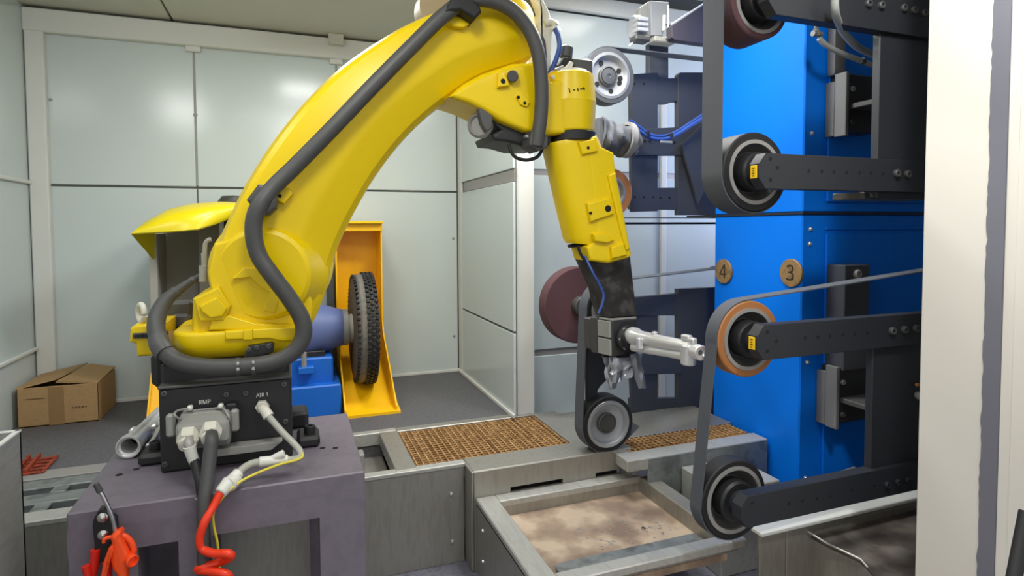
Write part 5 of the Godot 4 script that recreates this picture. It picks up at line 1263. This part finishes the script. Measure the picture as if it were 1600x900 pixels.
# ---------------------------------------------------------------- smaller things
func casting(t: Node3D, a: Vector3, b: Vector3, r: float) -> void:
	var w := (b - a).normalized()
	var u := Vector3.UP.cross(w).normalized()
	var v := w.cross(u)
	var bs := Basis(u, v, w)
	var L := (b - a).length()
	obj("tube", S().lathe([Vector2(r * 0.62, 0.03), Vector2(r * 0.66, 0.012), Vector2(r * 0.84, 0.01), Vector2(r * 0.86, 0.0), Vector2(r * 0.97, 0.0), Vector2(r, 0.005), Vector2(r, 0.02), Vector2(r * 0.86, 0.06), Vector2(r * 0.72, L * 0.5), Vector2(r * 0.7, L), Vector2(r * 0.5, L), Vector2(r * 0.5, 0.1)], a, w, 36, true), M.cast_alu, t, "", 30)
	obj("bore", S().cyl(a + w * 0.09, a + w * 0.1, r * 0.62, -1.0, 24), M.hole_shade, t)  # black plug colour stands for the shade deep in the tube
	obj("arm", S().tube([a + w * 0.02 - u * r * 1.5 + v * -r * 0.2, a + w * L * 0.3 - u * r * 1.4, a + w * L * 0.55 - u * r * 1.1 + v * r * 0.3, a + w * L * 0.75 - u * r * 0.5], [r * 0.2, r * 0.22, r * 0.28, r * 0.2], 12), M.cast_alu, t)
	obj("arm_foot", S().cyl(a + w * 0.01 - u * r * 1.55 - v * r * 0.75, a + w * 0.01 - u * r * 1.5 + v * r * 0.1, r * 0.3, r * 0.24, 14, 0.003), M.cast_alu, t)
	for k in 2:
		obj("boss", S().box(a + w * L * (0.42 + 0.28 * k) - u * r * 0.95 + v * r * 0.35, Vector3(r * 0.7, r * 0.6, r * 0.8), 0.006, bs), M.cast_alu, t)
	obj("side_boss", S().box(a + w * L * 0.42 + u * r * 0.85 + v * r * 0.1, Vector3(r * 0.55, r * 0.7, r * 1.0), 0.006, bs), M.cast_alu, t)
	obj("side_web", S().box(a + w * L * 0.62 + u * r * 0.8 - v * r * 0.3, Vector3(r * 0.3, r * 0.6, L * 0.55), 0.006, bs), M.cast_alu, t)

func small_things() -> void:
	var F := Vector3(0, 0, 1)
	# spare casting on the plinth
	var a := Vector3(-0.4793, 0.337, -2.0798)
	var t := thing("aluminium_casting", "rough aluminium fork casting lying on the left of the dark plinth", "casting", Vector3(a.x, 0.3, a.z))
	casting(t, a, Vector3(-0.4567, 0.333, -2.4479), 0.035)
	# multi-pin plug with its two cables
	var zf := -1.915
	var p := thing("cable_plug", "grey multi-pin plug with two cables on the front of the robot's black base", "plug", Vector3(-0.2535, 0.4427, -1.9))
	var c := Vector3(-0.2529, 0.4586, -1.865)
	var hood := S().side([Vector2(zf, 0.4163), Vector2(zf, 0.4784), Vector2(-1.88, 0.4768), Vector2(-1.82, 0.4649), Vector2(-1.815, 0.4539), Vector2(-1.815, 0.411), Vector2(-1.86, 0.3818)], -0.3067, -0.1745, 0.007)
	var hd := obj("hood", hood, M.plug_grey, p)
	for i in 3: obj("hood_rib", S().span(Vector3(-0.299, 0.4782 - i * 0.006, -1.90 + i * 0.02), Vector3(-0.1827, 0.4801 + 0.003 - i * 0.006, -1.896 + i * 0.02), 0.001), M.plug_grey, hd)
	for s in [[Vector3(-0.3228, 0.4593, -1.85)], [Vector3(-0.1635, 0.4487, -1.87)]]:
		obj("latch_ear", S().box(s[0], Vector3(0.022, 0.062, 0.026), 0.005), M.plug_grey, p)
	for s in [[Vector3(-0.2975, 0.4706, -1.85), Vector3(-0.3062, 0.4914, -1.82), Vector3(-0.3093, 0.4966, -1.84), Vector3(-0.2984, 0.4938, -1.87), Vector3(-0.2742, 0.4919, -1.88)], [Vector3(-0.1704, 0.4407, -1.85), Vector3(-0.1746, 0.4695, -1.83), Vector3(-0.1859, 0.4851, -1.85), Vector3(-0.2004, 0.4856, -1.88), Vector3(-0.2166, 0.4826, -1.89)]]:
		obj("latch_wire", S().tube(s, 0.0032, 8), M.ring_grey, p)
	for s in [Vector3(-0.2797, 0.4929, -1.885), Vector3(-0.2008, 0.4898, -1.885)]:
		obj("latch_pin", S().box(s, Vector3(0.014, 0.012, 0.02), 0.003), M.white_plastic, p)
	obj("latch_block", S().box(Vector3(-0.1738, 0.4769, -1.9), Vector3(0.03, 0.03, 0.03), 0.004), M.black_paint, p)
	for s in [Vector3(-0.2745, 0.4288, -1.815), Vector3(-0.2191, 0.4378, -1.815)]:
		obj("gland", S().cyl(s + Vector3(0, 0.01, -0.01), s + Vector3(0, -0.004, 0.022), 0.028, -1.0, 6, 0.003).lathe([Vector2(0, 0.018), Vector2(0.025, 0.018), Vector2(0.022, 0.032), Vector2(0.015, 0.036), Vector2(0, 0.036)], s, Vector3(0, -0.4, 1), 20), M.nylon, p)
	obj("cable_elbow", S().tube([Vector3(-0.2722, 0.4352, -1.8), Vector3(-0.2689, 0.4257, -1.775), Vector3(-0.2655, 0.4096, -1.77)], 0.013, 14), M.ring_grey, p)
	obj("cable_sleeve", S().tube([Vector3(-0.2668, 0.4202, -1.77), Vector3(-0.2627, 0.3987, -1.77), Vector3(-0.2557, 0.375, -1.77)], [0.016, 0.0145, 0.0135], 12), M.white_plastic, p)
	obj("cable", S().tube([Vector3(-0.257, 0.3822, -1.77), Vector3(-0.2473, 0.3588, -1.75), Vector3(-0.2357, 0.3365, -1.715), Vector3(-0.2292, 0.2823, -1.7), Vector3(-0.2239, 0.2013, -1.69), Vector3(-0.2236, 0.0906, -1.69), Vector3(-0.2244, -0.0034, -1.69)], 0.0125, 12), M.black_rubber, p)
	obj("cable_sheath", S().tube([Vector3(-0.2173, 0.4407, -1.8), Vector3(-0.2114, 0.4337, -1.76), Vector3(-0.2133, 0.4113, -1.745), Vector3(-0.2165, 0.3725, -1.725), Vector3(-0.2195, 0.3381, -1.705), Vector3(-0.225, 0.2905, -1.68), Vector3(-0.2275, 0.1952, -1.67), Vector3(-0.2283, 0.1029, -1.67), Vector3(-0.2305, 0.0106, -1.67)], [0.016, 0.0175, 0.0175, 0.0175, 0.017, 0.015, 0.0145, 0.0145, 0.0145], 14), M.hose, p)
	obj("tie_tail", S().tube([Vector3(-0.2464, 0.3099, -1.69), Vector3(-0.2407, 0.3039, -1.69), Vector3(-0.235, 0.2928, -1.69), Vector3(-0.2204, 0.287, -1.69)], 0.002, 6), M.ring_grey, p)

	# air line: fitting, clear hose, white couplings, orange coil
	var h := thing("air_hose", "orange coiled air hose with white couplings plugged into the robot's black base", "hose", Vector3(-0.1843, 0.3174, -1.68))
	var q := Vector3(-0.0914, 0.4693, -1.915)
	obj("inlet_nut", S().cyl(q, q + F * 0.02, 0.02, -1.0, 6, 0.002), M.nylon, h)
	obj("inlet_elbow", S().tube([q + F * 0.01, q + F * 0.03, Vector3(-0.0829, 0.4644, -1.875), Vector3(-0.0724, 0.4489, -1.865)], [0.013, 0.013, 0.015, 0.016], 12, 3), M.nylon, h)
	obj("clear_hose", S().tube([Vector3(-0.0739, 0.4525, -1.86), Vector3(-0.0377, 0.4088, -1.84), Vector3(-0.0068, 0.3773, -1.82), Vector3(0.0102, 0.3594, -1.8), Vector3(0.0115, 0.3477, -1.78), Vector3(-0.0075, 0.3467, -1.77), Vector3(-0.0278, 0.3496, -1.77)], 0.0095, 12), M.clear_hose, h)
	obj("valve", S().cyl(Vector3(-0.021, 0.3504, -1.77), Vector3(-0.0971, 0.3559, -1.76), 0.0125, 0.014, 14, 0.003).cyl(Vector3(-0.0643, 0.3584, -1.765), Vector3(-0.0306, 0.3719, -1.76), 0.009, 0.011, 12, 0.002), M.white_plastic, h)
	obj("clear_hose", S().tube([Vector3(-0.0955, 0.3557, -1.76), Vector3(-0.1166, 0.3534, -1.76), Vector3(-0.135, 0.3493, -1.745), Vector3(-0.1499, 0.3397, -1.73)], 0.0105, 12), M.clear_hose, h)
	obj("coupling", S().cyl(Vector3(-0.1439, 0.3439, -1.735), Vector3(-0.1703, 0.3266, -1.71), 0.0155, -1.0, 16, 0.003).cyl(Vector3(-0.1644, 0.3323, -1.715), Vector3(-0.1869, 0.3119, -1.69), 0.019, 0.0165, 16, 0.003).cyl(Vector3(-0.1533, 0.3298, -1.73), Vector3(-0.1678, 0.3269, -1.7), 0.02, -1.0, 16, 0.003), M.white_plastic, h)
	obj("coil", S().tube([Vector3(-0.1853, 0.3151, -1.69), Vector3(-0.2014, 0.2865, -1.68), Vector3(-0.2204, 0.2571, -1.66), Vector3(-0.2331, 0.2146, -1.66), Vector3(-0.2265, 0.1867, -1.66), Vector3(-0.1966, 0.1796, -1.64), Vector3(-0.1654, 0.1838, -1.62), Vector3(-0.1592, 0.169, -1.63), Vector3(-0.1863, 0.1451, -1.66), Vector3(-0.2262, 0.1399, -1.66), Vector3(-0.2408, 0.1308, -1.67), Vector3(-0.2149, 0.133, -1.65), Vector3(-0.1752, 0.1347, -1.62), Vector3(-0.1649, 0.1152, -1.63), Vector3(-0.195, 0.0896, -1.66), Vector3(-0.2376, 0.0797, -1.67), Vector3(-0.2235, 0.0782, -1.65), Vector3(-0.1693, 0.0738, -1.62), Vector3(-0.1784, 0.0351, -1.66)], 0.0105, 12, 7), M.red_orange, h)
	obj("tracer_tube", S().tube([Vector3(0.0137, 0.3589, -1.8), Vector3(0.0183, 0.3523, -1.77), Vector3(-0.0007, 0.3494, -1.755), Vector3(-0.0442, 0.3467, -1.745), Vector3(-0.1019, 0.3399, -1.72), Vector3(-0.1448, 0.3284, -1.7), Vector3(-0.1781, 0.3037, -1.69), Vector3(-0.2042, 0.261, -1.7), Vector3(-0.2051, 0.2235, -1.7), Vector3(-0.1985, 0.1829, -1.7), Vector3(-0.1939, 0.1217, -1.7), Vector3(-0.1959, 0.0357, -1.7)], 0.0035, 8), M.yellow_tube, h)

	# blow gun
	var g := thing("blow_gun", "orange air blow gun with a bent metal nozzle leaning on the front of the plinth", "blow gun", Vector3(-0.4097, 0.2196, -1.66))
	obj("body", S().plate([Vector2(-0.422, 0.262), Vector2(-0.4153, 0.267), Vector2(-0.4019, 0.2724), Vector2(-0.3981, 0.2654), Vector2(-0.3996, 0.2577), Vector2(-0.3923, 0.2341), Vector2(-0.3874, 0.2172), Vector2(-0.3823, 0.2098), Vector2(-0.3842, 0.1895), Vector2(-0.3885, 0.1792), Vector2(-0.3905, 0.154), Vector2(-0.3949, 0.0942), Vector2(-0.42, 0.1), Vector2(-0.4116, 0.1617), Vector2(-0.4217, 0.1797), Vector2(-0.425, 0.2026), Vector2(-0.4231, 0.2243), Vector2(-0.4212, 0.2445), Vector2(-0.4235, 0.2544)], -1.682, -1.645, 0.009), M.orange_plastic, g, "", 50)
	obj("hook", S().tube([Vector3(-0.4214, 0.2538, -1.663), Vector3(-0.4307, 0.254, -1.663), Vector3(-0.4387, 0.2508, -1.663), Vector3(-0.4402, 0.2431, -1.663)], [0.005, 0.0045, 0.0045, 0.004], 10), M.orange_plastic, g)
	obj("guard_loop", S().tube([Vector3(-0.4054, 0.2556, -1.663), Vector3(-0.3948, 0.2504, -1.663), Vector3(-0.3844, 0.2356, -1.663), Vector3(-0.3781, 0.2167, -1.663), Vector3(-0.3799, 0.2025, -1.663)], [0.006, 0.0065, 0.007, 0.007, 0.007], 12), M.orange_plastic, g)
	obj("trigger", S().plate([Vector2(-0.4255, 0.2363), Vector2(-0.4162, 0.2423), Vector2(-0.414, 0.2277), Vector2(-0.4252, 0.2017), Vector2(-0.4341, 0.1643), Vector2(-0.443, 0.127), Vector2(-0.4533, 0.1293), Vector2(-0.4429, 0.174), Vector2(-0.4354, 0.2101)], -1.665, -1.64, 0.004), M.orange_plastic, g)
	obj("inlet", S().lathe([Vector2(0, 0), Vector2(0.012, 0), Vector2(0.0145, 0.03), Vector2(0.012, 0.032), Vector2(0.009, 0.022), Vector2(0, 0.022)], Vector3(-0.394, 0.1979, -1.665), Vector3(0.6, -0.05, 0.8), 20), M.orange_plastic, g)
	obj("nozzle", S().tube([Vector3(-0.4162, 0.2606, -1.67), Vector3(-0.4219, 0.2967, -1.67), Vector3(-0.4303, 0.3268, -1.67), Vector3(-0.4413, 0.3572, -1.67), Vector3(-0.4463, 0.3674, -1.67)], 0.0048, 10), M.chrome, g)
	obj("nozzle_tip", S().cyl(Vector3(-0.445, 0.3657, -1.67), Vector3(-0.4548, 0.3893, -1.67), 0.0075, 0.0065, 14, 0.002), M.hose, g)
	# cutter
	var k := thing("pipe_cutter", "black-headed cutter with two red handles hanging on the plinth behind the blow gun", "cutter", Vector3(-0.4661, 0.2262, -1.7))
	obj("head", S().plate([Vector2(-0.4728, 0.2725), Vector2(-0.4696, 0.288), Vector2(-0.4583, 0.3101), Vector2(-0.4476, 0.3115), Vector2(-0.4347, 0.2915), Vector2(-0.4241, 0.2799), Vector2(-0.4225, 0.2422), Vector2(-0.4367, 0.2205), Vector2(-0.4435, 0.1731), Vector2(-0.4729, 0.1791), Vector2(-0.4701, 0.227)], -1.727, -1.70, 0.003), M.black_rubber, k)
	for s in [Vector3(-0.4504, 0.2903, -1.698), Vector3(-0.4503, 0.2468, -1.698)]:
		obj("rivet", S().lathe([Vector2(0, -0.006), Vector2(0.0125, -0.006), Vector2(0.012, 0.001), Vector2(0.007, 0.005), Vector2(0, 0.006)], s, F, 18), M.chrome, k)
	obj("handle", S().tube([Vector3(-0.4679, 0.212, -1.7), Vector3(-0.4698, 0.1914, -1.7), Vector3(-0.4733, 0.163, -1.7), Vector3(-0.4793, 0.1401, -1.7), Vector3(-0.4832, 0.1005, -1.7)], 0.0105, 12), M.red_plastic, k)
	obj("handle", S().tube([Vector3(-0.486, 0.1808, -1.69), Vector3(-0.4826, 0.1625, -1.69), Vector3(-0.4768, 0.1339, -1.69), Vector3(-0.4724, 0.104, -1.69)], 0.0095, 12), M.red_plastic, k)
	obj("handle", S().tube([Vector3(-0.4408, 0.1838, -1.685), Vector3(-0.4403, 0.1563, -1.685), Vector3(-0.4392, 0.0994, -1.685)], 0.01, 12), M.red_plastic, k)

	# cardboard box
	var bx := thing("cardboard_box", "brown cardboard box with flaps half open on the floor in the far left corner", "box", Vector3(-1.14, 0, -3.8))
	var b0 := Vector3(-1.3277, 0, -3.6833)
	var b1 := Vector3(-0.9613, 0, -3.6055)
	var b2 := Vector3(-0.8982, 0, -3.971)
	var zf0 := -3.63
	var x0 := -1.31
	var x1 := b1.x
	var zb0 := -3.95
	var hgt: float = 0.2027
	obj("front", S().span(Vector3(x0, 0, zf0 - 0.006), Vector3(x1, hgt, zf0), 0.002), M.cardboard, bx)
	obj("side", S().span(Vector3(x1 - 0.006, 0, zb0), Vector3(x1, hgt, zf0), 0.002), M.cardboard, bx)
	obj("side", S().span(Vector3(x0, 0, zb0), Vector3(x0 + 0.006, hgt, zf0), 0.002), M.cardboard, bx)
	obj("back", S().span(Vector3(x0, 0, zb0), Vector3(x1, hgt, zb0 + 0.006), 0.002), M.cardboard, bx)
	obj("bottom", S().span(Vector3(x0, 0.001, zb0), Vector3(x1, 0.008, zf0)), M.cardboard, bx)
	var fl := func(poly: Array) -> Shape:
		var s := S()
		var n: Vector3 = (poly[1] - poly[0]).cross(poly[2] - poly[0]).normalized() * 0.004
		var r0 := PackedVector3Array()
		var r1 := PackedVector3Array()
		for v in poly:
			r0.append(v - n)
			r1.append(v + n)
		return s.ring_loft([r0, r1])
	var rf := Vector3(-1.1536, 0.2169, -3.66)
	var rk := Vector3(-1.0804, 0.2437, -3.94)
	obj("flap", fl.call([Vector3(x1, hgt, zf0), Vector3(x1, hgt + 0.012, zb0), rk, rf + Vector3(0.0, 0.0, 0.0)]), M.cardboard, bx)
	obj("flap", fl.call([Vector3(x0, hgt, zf0), Vector3(x0, hgt, zb0), rk + Vector3(-0.01, 0.006, 0), rf + Vector3(-0.005, 0.01, -0.03)]), M.cardboard, bx)
	obj("inner_flap", fl.call([Vector3(x0 + 0.01, hgt - 0.006, zf0 - 0.005), Vector3(x1 - 0.01, hgt - 0.006, zf0 - 0.005), Vector3(x1 - 0.02, hgt - 0.03, zf0 - 0.14), Vector3(x0 + 0.02, hgt - 0.03, zf0 - 0.14)]), M.cardboard, bx)
	obj("tape", S().span(Vector3(-1.1773, 0.004, zf0), Vector3(-1.1122, hgt - 0.004, zf0 + 0.0015)), M.carton_tape, bx)
	for i in 5: obj("print_mark", S().box(Vector3(-1.0464, 0.0836, -3.629) + Vector3((i - 2) * 0.014, 0, 0), Vector3(0.008, 0.006 + 0.003 * (i % 2), 0.001)), M.carton_ink, bx)
	obj("print_line", S().span(Vector3(-1.2721, 0.1478, -3.629), Vector3(-1.192, 0.1445, -3.628)), M.carton_ink, bx)

	# red slotted brackets on the floor
	for s in [["red slotted steel bracket lying flat on the floor channel, nearer the plinth", Vector3(-0.9749, 0.004, -2.911), Vector3(-0.9814, 0.004, -3.1029), 0.07, 0.01], ["red slotted steel bracket standing on edge beside the steel box", Vector3(-1.0337, 0.004, -2.9201), Vector3(-1.0498, 0.004, -3.1137), 0.035, 0.024]]:
		var r0: Vector3 = s[1]
		var r1: Vector3 = s[2]
		var d := (r1 - r0).normalized()
		var n := Vector3(-d.z, 0, d.x)
		if n.x > 0: n = -n
		var rb := thing("red_bracket", s[0], "bracket", r0, "red brackets")
		var bs := Basis(n, Vector3.UP, d)
		var L := (r1 - r0).length()
		var hh: float = s[4]
		obj("edge_strip", S().box(r0.lerp(r1, 0.5) + Vector3(0, hh * 0.5, 0), Vector3(0.012, hh, L), 0.002, bs), M.red_paint, rb)
		obj("edge_strip", S().box(r0.lerp(r1, 0.5) + n * s[3] + Vector3(0, hh * 0.5, 0), Vector3(0.012, hh, L), 0.002, bs), M.red_paint, rb)
		for i in 5:
			obj("rung", S().box(r0.lerp(r1, 0.06 + i * 0.22) + n * s[3] * 0.5 + Vector3(0, 0.004, 0), Vector3(s[3], 0.006, L * 0.12), 0.001, bs), M.red_paint, rb)

	# open steel box at the left edge
	var xr: float = -0.6783
	var yt: float = 0.4731
	var sb := thing("steel_box", "open-topped pale steel box cut off by the left edge of the picture", "box", Vector3(xr - 0.2, -0.42, -1.6))
	obj("side_sheet", S().span(Vector3(xr - 0.012, -0.42, -1.9), Vector3(xr, yt, -1.2), 0.002), M.steel_pale, sb)
	obj("back_sheet", S().span(Vector3(xr - 0.5, -0.42, -1.9), Vector3(xr, yt, -1.888), 0.002), M.steel_pale, sb)
	obj("far_sheet", S().span(Vector3(xr - 0.5, -0.42, -1.9), Vector3(xr - 0.488, yt, -1.2), 0.002), M.steel_pale, sb)
	obj("front_sheet", S().span(Vector3(xr - 0.5, -0.42, -1.212), Vector3(xr, yt, -1.2), 0.002), M.steel_pale, sb)
	obj("bottom_sheet", S().span(Vector3(xr - 0.5, -0.1, -1.9), Vector3(xr, -0.088, -1.2)), M.steel, sb)
	obj("rim", S().span(Vector3(xr - 0.012, yt - 0.004, -1.9), Vector3(xr + 0.001, yt + 0.002, -1.2), 0.001), M.white_paint, sb)
	obj("rim", S().span(Vector3(xr - 0.5, yt - 0.004, -1.902), Vector3(xr, yt + 0.002, -1.888), 0.001), M.white_paint, sb)
	# black strap at the lower right corner, close to the camera
	var st := thing("black_strut", "black sloping strut crossing the lower right corner of the door frame", "strut", Vector3(1.4676, 0.2801, -0.8))
	obj("strut", S().tube([Vector3(1.4934, 0.3751, -0.8), Vector3(1.453, 0.2996, -0.79), Vector3(1.417, 0.2385, -0.78), Vector3(1.3781, 0.1639, -0.77)], 0.014, 14, 3), M.black_rubber, st)
